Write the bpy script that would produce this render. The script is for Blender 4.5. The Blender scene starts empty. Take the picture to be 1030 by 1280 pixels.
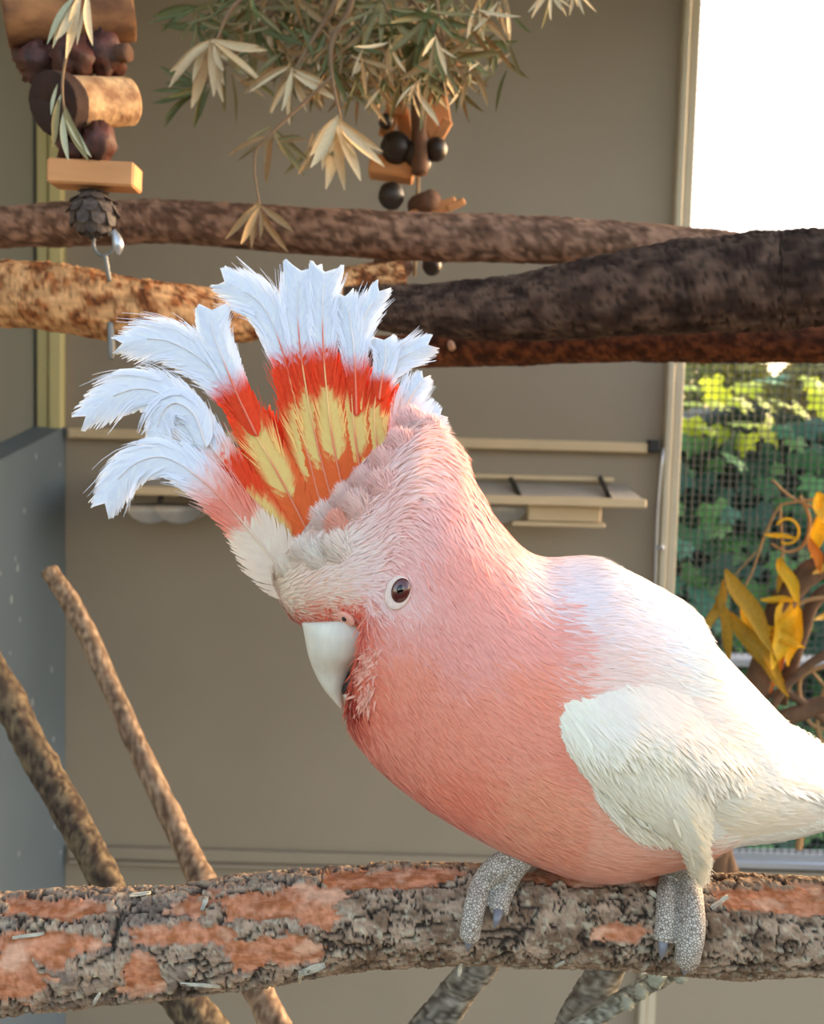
import bpy, math, random
import numpy as np
from mathutils import Vector, Matrix, noise
from mathutils.bvhtree import BVHTree

rng = np.random.default_rng(7)
random.seed(7)
scene = bpy.context.scene
C = scene.collection

# ------------------------------------------------------------------ camera
F = 1250.0                       # focal length in pixels of the 1030 x 1280 frame
CAM = Vector((0, 0, 1.30))
PITCH, ROLL = math.radians(4.3), math.radians(1.5)
cam_d = bpy.data.cameras.new('camera'); cam = bpy.data.objects.new('camera', cam_d); C.objects.link(cam)
cam_d.sensor_fit = 'VERTICAL'; cam_d.sensor_height = 36.0; cam_d.lens = F / 1280 * 36.0
cam_d.clip_start = 0.02
Rm = (Matrix.Rotation(math.radians(90) - PITCH, 4, 'X') @ Matrix.Rotation(ROLL, 4, 'Z'))
cam.matrix_world = Matrix.Translation(CAM) @ Rm
scene.camera = cam
D0 = 0.45                        # distance of the bird
cam_d.dof.use_dof = True; cam_d.dof.focus_distance = D0 - 0.035
cam_d.dof.aperture_fstop = 16.0

# ------------------------------------------------------------------ sky, sun, exposure
SUN_AZ, SUN_EL = math.radians(60), math.radians(16)     # azimuth clockwise from +Y: low sun behind the window wall, to the right
world = bpy.data.worlds.new('world'); scene.world = world; world.use_nodes = True
nt = world.node_tree; bg = nt.nodes['Background']
sky = nt.nodes.new('ShaderNodeTexSky'); sky.sky_type = 'NISHITA'
sky.sun_disc = False; sky.sun_elevation = SUN_EL; sky.sun_rotation = SUN_AZ
sky.air_density = 1.0; sky.dust_density = 3.0; sky.ozone_density = 1.0
tint = nt.nodes.new('ShaderNodeMix'); tint.data_type = 'RGBA'; tint.blend_type = 'MULTIPLY'; tint.inputs[0].default_value = 1.0
tint.inputs[7].default_value = (1.10, 0.975, 0.90, 1)
nt.links.new(sky.outputs[0], tint.inputs[6]); nt.links.new(tint.outputs[2], bg.inputs[0]); bg.inputs[1].default_value = 0.30
sl = bpy.data.lights.new('sun', 'SUN'); so = bpy.data.objects.new('sun', sl); C.objects.link(so)
sl.energy = 0.7; sl.angle = math.radians(8); sl.color = (1.0, 0.80, 0.55)
sdir = Vector((math.sin(SUN_AZ) * math.cos(SUN_EL), math.cos(SUN_AZ) * math.cos(SUN_EL), math.sin(SUN_EL)))
so.rotation_euler = sdir.to_track_quat('Z', 'Y').to_euler(); so.location = (3, 4, 3)
vs = scene.view_settings
vs.view_transform = 'Standard'; vs.look = 'None'; vs.gamma = 1.0; vs.use_curve_mapping = False
vs.exposure = 1.6

# ------------------------------------------------------------------ helpers
R3 = Rm.to_3x3(); R3n = np.array(R3)
CAMn = np.array(CAM)
def P(x, y, d):                  # point seen at a pixel, at distance d along the view axis
    return CAM + R3 @ Vector(((x - 515) / F * d, (640 - y) / F * d, -d))
def onY(x, y, Y):                # point seen at a pixel on the upright plane Y
    v = R3 @ Vector(((x - 515) / F, (640 - y) / F, -1)); return CAM + v * (Y / v.y)
S0 = D0 / F
def Bn(a):                       # bird frame (px, py, toward camera in px) -> world, numpy
    a = np.asarray(a, float)
    loc = np.stack([(a[..., 0] - 515) * S0, (640 - a[..., 1]) * S0, -D0 + a[..., 2] * S0], -1)
    return loc @ R3n.T + CAMn
def proj(w):                     # world -> pixel, numpy
    c = (np.asarray(w) - CAMn) @ R3n
    return np.stack([515 + c[..., 0] / -c[..., 2] * F, 640 - c[..., 1] / -c[..., 2] * F, -c[..., 2]], -1)
def lin(c):
    c = np.asarray(c, float) / 255.0
    return np.where(c <= 0.04045, c / 12.92, ((c + 0.055) / 1.055) ** 2.4)
WL = {}
def wloc(o): return WL.get(o.name, Vector((0, 0, 0))) if o else Vector((0, 0, 0))
def setp(o, parent, center):
    if parent: o.parent = parent
    o.location = Vector(center) - wloc(parent); WL[o.name] = Vector(center)
def tag(o, label=None, cat=None, group=None, kind=None):
    if label: o['label'] = label
    if cat: o['category'] = cat
    if group: o['group'] = group
    if kind: o['kind'] = kind
    return o
def thing(name, loc, label, cat, group=None):
    o = bpy.data.objects.new(name, None); C.objects.link(o); o.empty_display_size = 0.02
    setp(o, None, loc); return tag(o, label, cat, group)
def mk(name, verts, faces, mat, parent=None, smooth=True, cols=None, origin=None):
    v = np.asarray(verts, float).reshape(-1, 3)
    c = np.array(origin, float) if origin is not None else (v.min(0) + v.max(0)) / 2
    me = bpy.data.meshes.new(name)
    if isinstance(faces, np.ndarray) and faces.dtype != object:
        n, k = faces.shape
        me.vertices.add(len(v)); me.vertices.foreach_set('co', (v - c).astype(np.float32).ravel())
        me.loops.add(n * k); me.loops.foreach_set('vertex_index', faces.astype(np.int32).ravel())
        me.polygons.add(n); me.polygons.foreach_set('loop_start', np.arange(0, n * k, k, dtype=np.int32))
        me.update(calc_edges=True); me.validate()
    else:
        me.from_pydata([tuple(q) for q in (v - c)], [], [tuple(f) for f in faces]); me.update()
    if smooth: me.polygons.foreach_set('use_smooth', np.ones(len(me.polygons), bool))
    if cols is not None:
        a = me.color_attributes.new('Col', 'FLOAT_COLOR', 'POINT')
        cc = np.ones((len(v), 4), np.float32); cc[:, :3] = cols; a.data.foreach_set('color', cc.ravel())
    if mat: me.materials.append(mat)
    o = bpy.data.objects.new(name, me); C.objects.link(o); setp(o, parent, c)
    return o
def inst(name, me, M, parent):   # copy sharing mesh data
    o = bpy.data.objects.new(name, me); C.objects.link(o)
    o.parent = parent; o.matrix_basis = Matrix.Translation(-wloc(parent)) @ M; WL[o.name] = M.translation.copy()
    return o
def crom(pts, n):                # Catmull-Rom resample of rows
    p = np.asarray(pts, float); m = len(p)
    q = np.vstack([2 * p[0] - p[1], p, 2 * p[-1] - p[-2]])
    t = np.linspace(0, m - 1, n); i = np.minimum(t.astype(int), m - 2); f = (t - i)[:, None]
    a, b, c, d = q[i], q[i + 1], q[i + 2], q[i + 3]
    return 0.5 * (2 * b + (c - a) * f + (2 * a - 5 * b + 4 * c - d) * f ** 2 + (3 * b - a - 3 * c + d) * f ** 3)
def grid_faces(nu, nv, close=True):
    i = np.arange(nu - 1)[:, None]; j = np.arange(nv if close else nv - 1)[None, :]
    a = i * nv + j; b = i * nv + (j + 1) % nv
    return np.stack([a, b, b + nv, a + nv], -1).reshape(-1, 4)
def frames(c):                   # parallel transport frames
    t = np.gradient(c, axis=0); t /= np.linalg.norm(t, axis=1)[:, None] + 1e-12
    n = np.zeros_like(c); v = np.cross(t[0], [0.31, 0.2, 0.93]); n[0] = v / np.linalg.norm(v)
    for k in range(1, len(c)):
        v = n[k - 1] - t[k] * np.dot(n[k - 1], t[k]); n[k] = v / np.linalg.norm(v)
    return t, n, np.cross(t, n)
def tube_arrays(pts, nr, n, rough=0.0, seed=0, freq=1.0):
    """pts rows: x,y,z world, radius"""
    c = crom(pts, n); r = np.abs(c[:, 3]); c = c[:, :3]
    t, a, b = frames(c)
    th = np.linspace(0, 2 * math.pi, nr, endpoint=False)
    d = np.cos(th)[None, :, None] * a[:, None] + np.sin(th)[None, :, None] * b[:, None]
    R = np.repeat(r[:, None], nr, 1)
    if rough:
        s = np.concatenate([[0], np.cumsum(np.linalg.norm(np.diff(c, axis=0), axis=1))]); mr = r.mean()
        for i in range(n):
            for j in range(nr):
                q = Vector((s[i] / mr * freq * 0.5 + seed * 17.3, math.cos(th[j]) * freq, math.sin(th[j]) * freq))
                R[i, j] *= 1 + rough * (noise.fractal(q, 0.9, 2.2, 3))
    v = c[:, None] + d * R[..., None]
    return v, d, c
def capped(v):                   # close both ends of a ring grid with a centre point
    n, k = v.shape[:2]
    V = np.vstack([v.reshape(-1, 3), v[0].mean(0)[None], v[-1].mean(0)[None]])
    fs = [tuple(f) for f in grid_faces(n, k)]
    A, B = n * k, n * k + 1
    fs += [(A, (j + 1) % k, j) for j in range(k)] + [(B, (n - 1) * k + j, (n - 1) * k + (j + 1) % k) for j in range(k)]
    return V, fs
def tube(name, pts, mat, parent=None, nr=10, n=24, rough=0.0, seed=0, freq=1.0):
    v, _, _ = tube_arrays(pts, nr, n, rough, seed, freq); V, fs = capped(v)
    return mk(name, V, fs, mat, parent)
def px_pts(rows):                # (px, py, depth, radius in px) -> world rows with radius in metres
    return [(*P(x, y, d), r * d / F) for x, y, d, r in rows]
def box_arrays(c, sx, sy, sz, M=None, bev=0.0):
    """box with chamfered edges (24 verts)"""
    M = M or Matrix.Identity(3); b = min(bev, 0.45 * min(sx, sy, sz)); V = []; idx = {}
    h = (sx / 2, sy / 2, sz / 2)
    for x in (-1, 1):
        for y in (-1, 1):
            for z in (-1, 1):
                for ax in range(3):
                    p = [x * (h[0] - b), y * (h[1] - b), z * (h[2] - b)]; s = (x, y, z); p[ax] = s[ax] * h[ax]
                    idx[(x, y, z, ax)] = len(V); V.append(tuple(Vector(c) + M @ Vector(p)))
    fs = []
    for ax in range(3):
        u, w = (ax + 1) % 3, (ax + 2) % 3
        for s in (-1, 1):
            q = []
            for (a, d) in ((-1, -1), (1, -1), (1, 1), (-1, 1)):
                k = [0, 0, 0]; k[ax] = s; k[u] = a; k[w] = d; q.append(idx[(*k, ax)])
            fs.append(q if s > 0 else q[::-1])
        for a in (-1, 1):
            for d in (-1, 1):
                k0 = [0, 0, 0]; k0[u] = a; k0[w] = d; k1 = list(k0); k0[ax] = -1; k1[ax] = 1
                q = [idx[(*k0, u)], idx[(*k1, u)], idx[(*k1, w)], idx[(*k0, w)]]
                fs.append(q if a * d > 0 else q[::-1])
    for x in (-1, 1):
        for y in (-1, 1):
            for z in (-1, 1):
                q = [idx[(x, y, z, a)] for a in range(3)]; fs.append(q if x * y * z > 0 else q[::-1])
    return V, fs
def box(name, c, sx, sy, sz, mat, parent=None, M=None, bev=0.002):
    V, fs = box_arrays(c, sx, sy, sz, M, bev); return mk(name, V, fs, mat, parent, smooth=False)
def boxmm(name, lo, hi, mat, parent=None, bev=0.002):
    lo, hi = Vector(lo), Vector(hi); d = hi - lo
    return box(name, (lo + hi) / 2, abs(d.x), abs(d.y), abs(d.z), mat, parent, None, bev)

# ------------------------------------------------------------------ materials
def mat(name, col=(200, 200, 200), rough=0.7, metal=0.0, bump=0.0, bscale=60.0, vary=0.0, vscale=8.0, col2=None,
        attr=False, transl=0.0, sheen=0.0, stretch=None, spec=0.5, detail=6.0, bdist=0.002):
    m = bpy.data.materials.new(name); m.use_nodes = True; t = m.node_tree; N = t.nodes; L = t.links
    b = N['Principled BSDF']; out = N['Material Output']
    b.inputs['Roughness'].default_value = rough; b.inputs['Metallic'].default_value = metal
    b.inputs['Specular IOR Level'].default_value = spec
    if sheen: b.inputs['Sheen Weight'].default_value = sheen; b.inputs['Sheen Roughness'].default_value = 0.5
    tc = N.new('ShaderNodeTexCoord'); mp = N.new('ShaderNodeMapping'); L.new(tc.outputs['Object'], mp.inputs[0])
    if stretch: mp.inputs['Scale'].default_value = stretch
    if attr:
        a = N.new('ShaderNodeAttribute'); a.attribute_name = 'Col'; csock = a.outputs['Color']
    else:
        rg = N.new('ShaderNodeRGB'); rg.outputs[0].default_value = (*lin(col), 1); csock = rg.outputs[0]
    if vary or col2 is not None:
        n = N.new('ShaderNodeTexNoise'); n.inputs['Scale'].default_value = vscale; n.inputs['Detail'].default_value = detail
        L.new(mp.outputs[0], n.inputs['Vector'])
        mx = N.new('ShaderNodeMix'); mx.data_type = 'RGBA'
        rp = N.new('ShaderNodeMapRange'); rp.inputs[1].default_value = 0.35; rp.inputs[2].default_value = 0.65
        L.new(n.outputs['Fac'], rp.inputs[0]); L.new(rp.outputs[0], mx.inputs[0])
        if col2 is not None:
            L.new(csock, mx.inputs[6]); mx.inputs[7].default_value = (*lin(col2), 1)
        else:
            mx.blend_type = 'MULTIPLY'; L.new(csock, mx.inputs[6]); mx.inputs[7].default_value = (1 - vary,) * 3 + (1,)
        csock = mx.outputs[2]
    L.new(csock, b.inputs['Base Color'])
    if bump:
        n = N.new('ShaderNodeTexNoise'); n.inputs['Scale'].default_value = bscale; n.inputs['Detail'].default_value = 8
        L.new(mp.outputs[0], n.inputs['Vector'])
        bp = N.new('ShaderNodeBump'); bp.inputs['Strength'].default_value = bump; bp.inputs['Distance'].default_value = bdist
        L.new(n.outputs['Fac'], bp.inputs['Height']); L.new(bp.outputs[0], b.inputs['Normal'])
    if transl:
        tr = N.new('ShaderNodeBsdfTranslucent'); L.new(csock, tr.inputs[0])
        ms = N.new('ShaderNodeMixShader'); ms.inputs[0].default_value = transl
        L.new(b.outputs[0], ms.inputs[1]); L.new(tr.outputs[0], ms.inputs[2]); L.new(ms.outputs[0], out.inputs[0])
    return m

M_wall = mat('painted_sheet', (158, 144, 122), 0.55, bump=0.05, bscale=25, vary=0.10, vscale=3)
M_side = mat('speckled_partition', (106, 120, 128), 0.6, bump=0.05, bscale=40, vary=0.12, vscale=6)
M_sideup = mat('grey_sheet', (126, 128, 120), 0.6, vary=0.08, vscale=4)
M_strip = mat('sunlit_timber_strip', (214, 200, 140), 0.6, vary=0.12, vscale=30, stretch=(1, 1, 0.1))  # yellow base colour stands in for sun falling on the strips
M_post = mat('post_paint', (200, 188, 160), 0.5, vary=0.06, vscale=20)
M_rail = mat('rail_paint', (214, 190, 150), 0.5, vary=0.08, vscale=20)
M_black = mat('black_plastic', (30, 30, 30), 0.5)
M_steel = mat('dull_steel', (120, 120, 116), .5, metal=.5)
M_alu = mat('aluminium', (190, 195, 200), 0.35, metal=0.7)
M_tray = mat('tray_metal', (196, 190, 180), 0.45, metal=0.2, vary=0.1, vscale=20)
M_wire = mat('galvanised_wire', (58, 64, 60), 0.7)
M_floor = mat('concrete', (140, 132, 120), 0.9, bump=0.2, bscale=30, vary=0.2, vscale=6)
M_grass = mat('lawn', (70, 95, 45), 0.9, bump=0.4, bscale=60, vary=0.3, vscale=12)
M_ceil = mat('sky_block_sheet', (150, 146, 136), 0.6, vary=0.1, vscale=4)  # for the added roof that keeps out overhead sky

# ------------------------------------------------------------------ the room shell
YB = 1.60                                            # back wall
def zrow(x, y, Y=YB): return onY(x, y, Y).z
xl = onY(46, 700, YB).x                              # left wall plane
xw = onY(824, 640, YB).x                             # where the sheet ends and the window post begins
zsill = zrow(960, 1090)                              # bottom of the mesh opening
XR = 1.25; ZT = 2.25
wb = boxmm('wall_back', (xl - 0.05, YB, 0), (xw, YB + 0.04, ZT), M_wall); tag(wb, kind='structure')
wl_ = boxmm('wall_back_lower', (xw, YB, 0), (XR, YB + 0.04, zsill), M_wall); tag(wl_, kind='structure')
ww = boxmm('wall_left', (xl - 0.04, 0.3, 0), (xl, YB, ZT), M_sideup); tag(ww, kind='structure')
fl = boxmm('floor', (xl - 0.04, -1.2, -0.05), (XR, YB + 0.04, 0), M_floor); tag(fl, kind='structure')
ce = boxmm('sky_block_ceiling', (xl - 0.04, 0.3, ZT), (XR, YB + 0.1, ZT + 0.03), M_ceil); tag(ce, kind='structure')  # out of view, added to block overhead sky and dim the inside
gr = boxmm('ground_outside', (-14, YB + 0.045, -0.06), (16, 26, -0.01), M_grass); tag(gr, kind='structure')

# low partition along the left wall with droppings on it
xp = onY(82, 800, YB).x
a0, a1 = onY(82, 533, YB - 0.002), P(0, 574, 1.35)
slope = (a1.z - a0.z) / (a1.y - a0.y)
ys = [YB - 0.001, 0.32]; zs = [a0.z + slope * (y - a0.y) for y in ys]
V = []
for y, z in zip(ys, zs):
    V += [(xl + .001, y, 0), (xp, y, 0), (xp, y, z), (xl + .001, y, z)]
part = mk('side_partition', V, [(0, 1, 2, 3), (7, 6, 5, 4), (1, 5, 6, 2), (0, 3, 7, 4), (3, 2, 6, 7), (0, 4, 5, 1)], M_side, smooth=False)
tag(part, 'low blue-grey partition panel flecked with white droppings along the left wall', 'partition')
M_drop = mat('dropping_white', (190, 200, 200), 0.8)
for k in range(46):
    yy = random.uniform(1.05, YB - 0.02); zz = random.uniform(0.45, 1.28) if k > 14 else random.uniform(0.45, 0.8)
    r = random.uniform(0.002, 0.0042); n = 8; vv = [(xp + 0.0009, yy, zz)]
    for j in range(n):
        an = 2 * math.pi * j / n; q = r * random.uniform(.6, 1.2)
        vv.append((xp + 0.0001, yy + q * math.cos(an) * .7, zz + q * math.sin(an) * 1.7))
    mk('dropping', vv, [(0, 1 + j, 1 + (j + 1) % n) for j in range(n)], M_drop, part)

# timber strips in the left corner, sunlight on them put into their yellow colour
st = thing('corner_strip', (xl + 0.02, YB - 0.01, a0.z), 'pair of timber strips with yellow sunlight in their colour, upright in the wall corner', 'trim')
x0, x1, x2, x3 = (onY(q, 420, YB).x for q in (49, 62.5, 65.5, 82))
boxmm('strip', (x0, YB - 0.012, a0.z - 0.03), (x1, YB - 0.0005, ZT - 0.01), M_strip, st)
boxmm('strip', (x2, YB - 0.018, a0.z - 0.03), (x3, YB - 0.0005, ZT - 0.01), M_strip, st)

# window: post, rails and wire mesh
win = bpy.data.objects.new('window_1', None); C.objects.link(win); setp(win, None, (xw, YB, zsill)); tag(win, kind='structure')
xa, xb, xc = onY(820, 640, YB).x, onY(832, 640, YB).x, onY(846, 640, YB).x
boxmm('frame_post', (xa + .004, YB - 0.022, 0.30), (xb, YB + 0.05, ZT - 0.002), M_post, win)
boxmm('frame_post', (xb + 0.003, YB - 0.010, 0.30), (xc, YB + 0.05, ZT - 0.002), M_post, win)
boxmm('frame_bead', (xb, YB - 0.008, 0.30), (xb + 0.003, YB + 0.02, ZT - 0.002), M_alu, win, .0005)
for yy, hh in ((829, 9), (1079, 10)):
    zc = zrow(980, yy); hz = hh * YB / F / 2
    boxmm('frame_rail', (xc, YB - 0.012, zc - hz), (XR, YB + 0.045, zc + hz), M_alu, win, .002)
boxmm('frame_rail', (xc, YB - 0.005, ZT - 0.05), (XR, YB + 0.045, ZT - 0.001), M_post, win)
boxmm('frame_post', (XR - 0.04, YB - 0.02, zsill), (XR, YB + 0.05, ZT - 0.002), M_post, win)
pitch = 0.0118; rw = 0.0010
V = []; Fs = []
def wire(p0, p1, r=rw, n=5, horiz=True):
    base = len(V); p0, p1 = Vector(p0), Vector(p1)
    for p in (p0, p1):
        for j in range(n):
            an = 2 * math.pi * j / n
            V.append((p.x, p.y + r * math.cos(an), p.z + r * math.sin(an)) if horiz else (p.x + r * math.cos(an), p.y + r * math.sin(an), p.z))
    for j in range(n): Fs.append((base + j, base + (j + 1) % n, base + n + (j + 1) % n, base + n + j))
z = zsill + 0.004
while z < ZT - 0.05: wire((xc - .003, YB + 0.02, z), (XR - .03, YB + 0.02, z)); z += pitch
x = xc + 0.006
while x < XR - 0.04: wire((x, YB + 0.0215, zsill - .002), (x, YB + 0.0215, ZT - .04), horiz=False); x += pitch
wm = mk('wire_mesh', V, np.array(Fs), M_wire, win); tag(wm, kind='stuff')

# rails and the feeding tray on the back wall
def wall_rail(name, xa, ya, xb, yb, h, dep, m, parent):     # bar along X at the wall following two pixels
    A, B_ = onY(xa, ya, YB - dep), onY(xb, yb, YB - dep); z = (A.z + B_.z) / 2
    return boxmm(name, (A.x, YB - dep, z - h / 2), (B_.x, YB - 0.0003, z + h / 2), m, parent, .0025)
ra = thing('wall_rail', onY(450, 556, YB), 'pale timber rail with a black end cap running across the back wall', 'rail')
wall_rail('bar', 84, 541, 811, 560, 0.017, 0.02, M_rail, ra)
capc = onY(817, 558, YB - 0.021)
boxmm('end_cap', (capc.x - .0085, YB - 0.0235, capc.z - .0095), (capc.x + .0095, YB - 0.001, capc.z + .0095), M_black, ra)
rb = thing('bottom_rail', onY(300, 1080, YB), 'grey painted rail low along the back wall', 'rail')
wall_rail('bar', 84, 1070, 822, 1082, 0.020, 0.012, M_wall, rb)
wall_rail('ledge', 84, 1083, 822, 1095, 0.006, 0.022, M_wall, rb)

YF = 1.43
tr = thing('feeding_tray', onY(480, 640, YB), 'wide metal feeding tray with pale edges fixed to the back wall', 'tray')
def seg(name, xa, xb, y, h, Y0, Y1, m):                     # bar with front face at Y0
    A = onY(xa, y, Y0); B_ = onY(xb, y + (xb - xa) * 0.0, Y0); z = onY(700, y, Y0).z
    return boxmm(name, (A.x, Y0, z - h / 2), (B_.x, Y1, z + h / 2), m, tr, .002)
seg('back_edge', 148, 768, 598, 0.008, YB - 0.012, YB - .0004, M_rail)
f_ = seg('front_edge', 138, 809, 627, 0.013, YF, YF + 0.012, M_rail)
zt_f = onY(700, 624, YF).z; zt_b = onY(700, 606, YB).z
A, B_ = onY(138, 624, YF).x, onY(809, 624, YF).x; A2, B2 = onY(150, 606, YB).x, onY(768, 606, YB).x
V = [(A, YF + .01, zt_f), (B_, YF + .01, zt_f), (B2 + .02, YB - .002, zt_b), (A2 - .02, YB - .002, zt_b)]
V += [(p[0], p[1], p[2] - 0.004) for p in V]
mk('tray_plate', V, [(0, 1, 2, 3), (7, 6, 5, 4), (0, 4, 5, 1), (1, 5, 6, 2), (2, 6, 7, 3), (3, 7, 4, 0)], M_tray, tr, smooth=False)
seg('under_panel', 660, 752, 642, 0.024, YF + 0.03, YF + 0.042, M_rail)
seg('under_rail', 640, 757, 656, 0.007, YF + 0.025, YF + 0.05, M_rail)
for xx in (628, 225, 190):
    q = onY(xx, 642, YF + 0.06)
    vv, fs = [], []
    w = .036
    for k in range(2):
        dy = k * 0.07
        for j in range(9):
            an = math.pi * j / 8
            vv.append((q.x - w * math.cos(an), q.y - .01 + dy, q.z + .012 - .026 * math.sin(an)))
    fs = [(j, j + 1, j + 10, j + 9) for j in range(8)] + [tuple(range(9)), tuple(range(17, 8, -1)), (0, 9, 17, 8)]
    mk('dish', vv, fs, M_tray, tr)
for xx in (652, 764, 200):
    p0 = onY(xx, 626, YF + .01); p1 = onY(xx - 14 if xx > 515 else xx + 10, 597, YB - .002)
    tube('bracket', [(*p0, .004), (*((p0 + p1) / 2), .004), (*p1, .004)], M_black, tr, 8, 4)
# latch bar hanging on the window post
lt = thing('latch_rod', onY(820, 700, YB - .03), 'thin blue-grey latch rod standing on the window post', 'rod')
tube('rod', [(*onY(829, 560, YB - .026), .0022), (*onY(822, 640, YB - .026), .0022), (*onY(818, 760, YB - .026), .0022)], M_alu, lt, 8, 8)
tube('handle', [(*onY(822, 686, YB - .027), .0026), (*onY(827, 682, YB - .03), .0026), (*onY(829, 688, YB - .03), .0026)], M_alu, lt, 8, 6)

# ------------------------------------------------------------------ bark branches
def smooth01(x): x = np.clip(x, 0, 1); return x * x * (3 - 2 * x)
def fbm(p, o=4): return noise.fractal(Vector(p), 0.9, 2.1, o)
M_bark = mat('bark', attr=True, rough=0.9, bump=0.6, bscale=700, vary=0.28, vscale=300, stretch=(.45, 1, 1), spec=0.2, bdist=.001)
M_bark2 = mat('bark_soft', attr=True, rough=0.9, bump=0.5, bscale=300, vary=0.35, vscale=150, stretch=(.3, 1, 1), spec=0.2, bdist=.0015)
def branch(name, rows, nr, n, colfn, lump=0.08, crack=0.08, cell=(0.55, 1.6), seed=0, parent=None, material=None, patches=None):
    """rows (px,py,depth,r px); colfn(crackmask, n1, n2, patchmask, facing up) -> linear rgb"""
    pts = px_pts(rows); c = crom(pts, n); r = c[:, 3]; c = c[:, :3]
    t, a, b = frames(c); th = np.linspace(0, 2 * math.pi, nr, endpoint=False)
    d = np.cos(th)[None, :, None] * a[:, None] + np.sin(th)[None, :, None] * b[:, None]
    s = np.concatenate([[0], np.cumsum(np.linalg.norm(np.diff(c, axis=0), axis=1))]); mr = float(r.mean())
    base = c[:, None] + d * r[:, None, None]
    pm = np.zeros((n, nr))
    n3 = np.zeros((n, nr))
    for i in range(n):
        for j in range(nr):
            n3[i, j] = fbm((s[i] / mr * 1.6 + seed, math.cos(th[j]) * 2.2, math.sin(th[j]) * 2.2 + 5), 4)
    if patches is not None:
        pp = proj(base); view = CAMn - base; view /= np.linalg.norm(view, axis=2)[..., None]
        face = (d * view).sum(2) > -0.05
        for (cx, cy, rx, ry) in patches:
            e = 1 - np.sqrt(((pp[..., 0] - cx) / rx) ** 2 + ((pp[..., 1] - cy) / ry) ** 2) + n3 * 0.55
            pm = np.maximum(pm, np.where(face, e + .5, 0))
        pm = np.maximum(pm, np.where(face, 0, n3 + .2))
    R = np.zeros((n, nr)); cols = np.zeros((n, nr, 3))
    for i in range(n):
        u = s[i] / mr
        for j in range(nr):
            cx, sx = math.cos(th[j]), math.sin(th[j])
            w1 = 0.30 * noise.noise(Vector((u * 3, cx * 3, sx * 3 + seed))) + .12 * noise.noise(Vector((u * 9, cx * 9, sx * 9 + seed)))
            q = Vector((u * cell[1] + seed * 7.1 + w1 * 3, cx / cell[0] * 1.3 + w1, sx / cell[0] * 1.3 - w1))
            dd, vp = noise.voronoi(q); q2 = q * 2.6 + Vector((3.1, w1, 0)); de, vp2 = noise.voronoi(q2)
            cr = float(smooth01((dd[1] - dd[0]) / 0.13)); cr2 = float(smooth01((de[1] - de[0]) / 0.12))
            hs = math.sin(vp[0].x * 127.1 + vp[0].y * 311.7 + vp[0].z * 74.7) * 43758.5; plate = hs - math.floor(hs)
            hs = math.sin(vp2[0].x * 127.1 + vp2[0].y * 311.7 + vp2[0].z * 74.7) * 43758.5; plate = .5 * plate + .5 * (hs - math.floor(hs))
            k = cr * (0.6 + 0.4 * cr2)
            lum = fbm((u * 0.45 + seed * 3.3, cx * .8, sx * .8), 3)
            fine = fbm((u * 6 + seed, cx * 7, sx * 7), 3)
            pk = float(smooth01((pm[i, j] - .5 + (plate - .5) * .45) / .10 + .3)) if patches is not None else 0.0
            disp = lump * lum + (1 - pk) * crack * (k - 0.6 + 0.9 * (plate - .5)) + 0.02 * fine + pk * (-crack * 0.55)
            R[i, j] = 1 + disp
            cols[i, j] = colfn(k if pk < .5 else 1, n3[i, j], fine, pk, plate, i / n)
    v = c[:, None] + d * (r[:, None] * R)[..., None]
    V, fs = capped(v)
    cc = np.vstack([cols.reshape(-1, 3), [[.35, .24, .15]] * 2])
    fq = grid_faces(n, nr); A, Bq = n * nr, n * nr + 1
    fs = [tuple(f) for f in fq] + [(A, (j + 1) % nr, j) for j in range(nr)] + [(Bq, (n - 1) * nr + j, (n - 1) * nr + (j + 1) % nr) for j in range(nr)]
    o = mk(name, V, fs, material or M_bark, parent, cols=cc)
    return o, v

def mixc(a, b, f): return a * (1 - f) + b * f
G1, G2, G3 = lin((176, 150, 124)), lin((122, 98, 76)), lin((42, 34, 28))
OR1, OR2, OR3 = lin((206, 140, 104)), lin((164, 100, 62)), lin((232, 186, 152))
LIC, BLU = lin((190, 180, 152)), lin((160, 162, 160))
def perch_col(k, n3, fine, pk, plate, f):
    g = mixc(G1, G2, float(np.clip(0.5 + n3 * 1.2 + (plate - .5) * .7, 0, 1)))
    if f < 0.45: g = mixc(g, BLU, 0.18 * float(np.clip(0.5 + 2 * n3, 0, 1)))
    g = mixc(g, LIC, float(np.clip(fine * 2.0 - 0.35, 0, .6)))
    g = mixc(G3, g, float(np.clip(k * 1.15, 0, 1)))
    o = mixc(mixc(OR1, OR2, float(np.clip(0.5 + fine * 1.2 + (plate - .5) * .8, 0, 1))), OR3, float(np.clip(n3 * 1.5 - .3, 0, .6)))
    return mixc(g, o, pk)
DP = D0 + 0.004
PATCH = [(70, 1137, 70, 13), (60, 1178, 65, 17), (70, 1196, 30, 16), (18, 1224, 44, 30), (228, 1170, 72, 15), (177, 1218, 27, 24),
         (338, 1190, 56, 25), (400, 1146, 32, 16), (325, 1129, 95, 22), (478, 1100, 75, 13), (787, 1166, 36, 14), (955, 1121, 95, 15),
         (735, 1094, 100, 11), (545, 1094, 40, 9), (1010, 1135, 40, 10)]
perch, perch_v = branch('perch_branch', [(-560, 1235, DP, 62), (-250, 1215, DP, 68), (-60, 1198, DP, 70), (60, 1187, DP, 68), (200, 1177, DP, 65),
        (340, 1160, DP, 63), (470, 1146, DP, 60), (600, 1142, DP, 58), (740, 1146, DP, 58), (880, 1154, DP, 59), (1030, 1160, DP, 58),
        (1250, 1168, DP, 58), (1650, 1170, DP, 58)], 120, 900, perch_col, 0.06, 0.085, (0.55, 1.45), 3, patches=PATCH)
tag(perch, 'thick rough grey bark branch with peeled orange patches, perched on by the cockatoo', 'branch')
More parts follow.
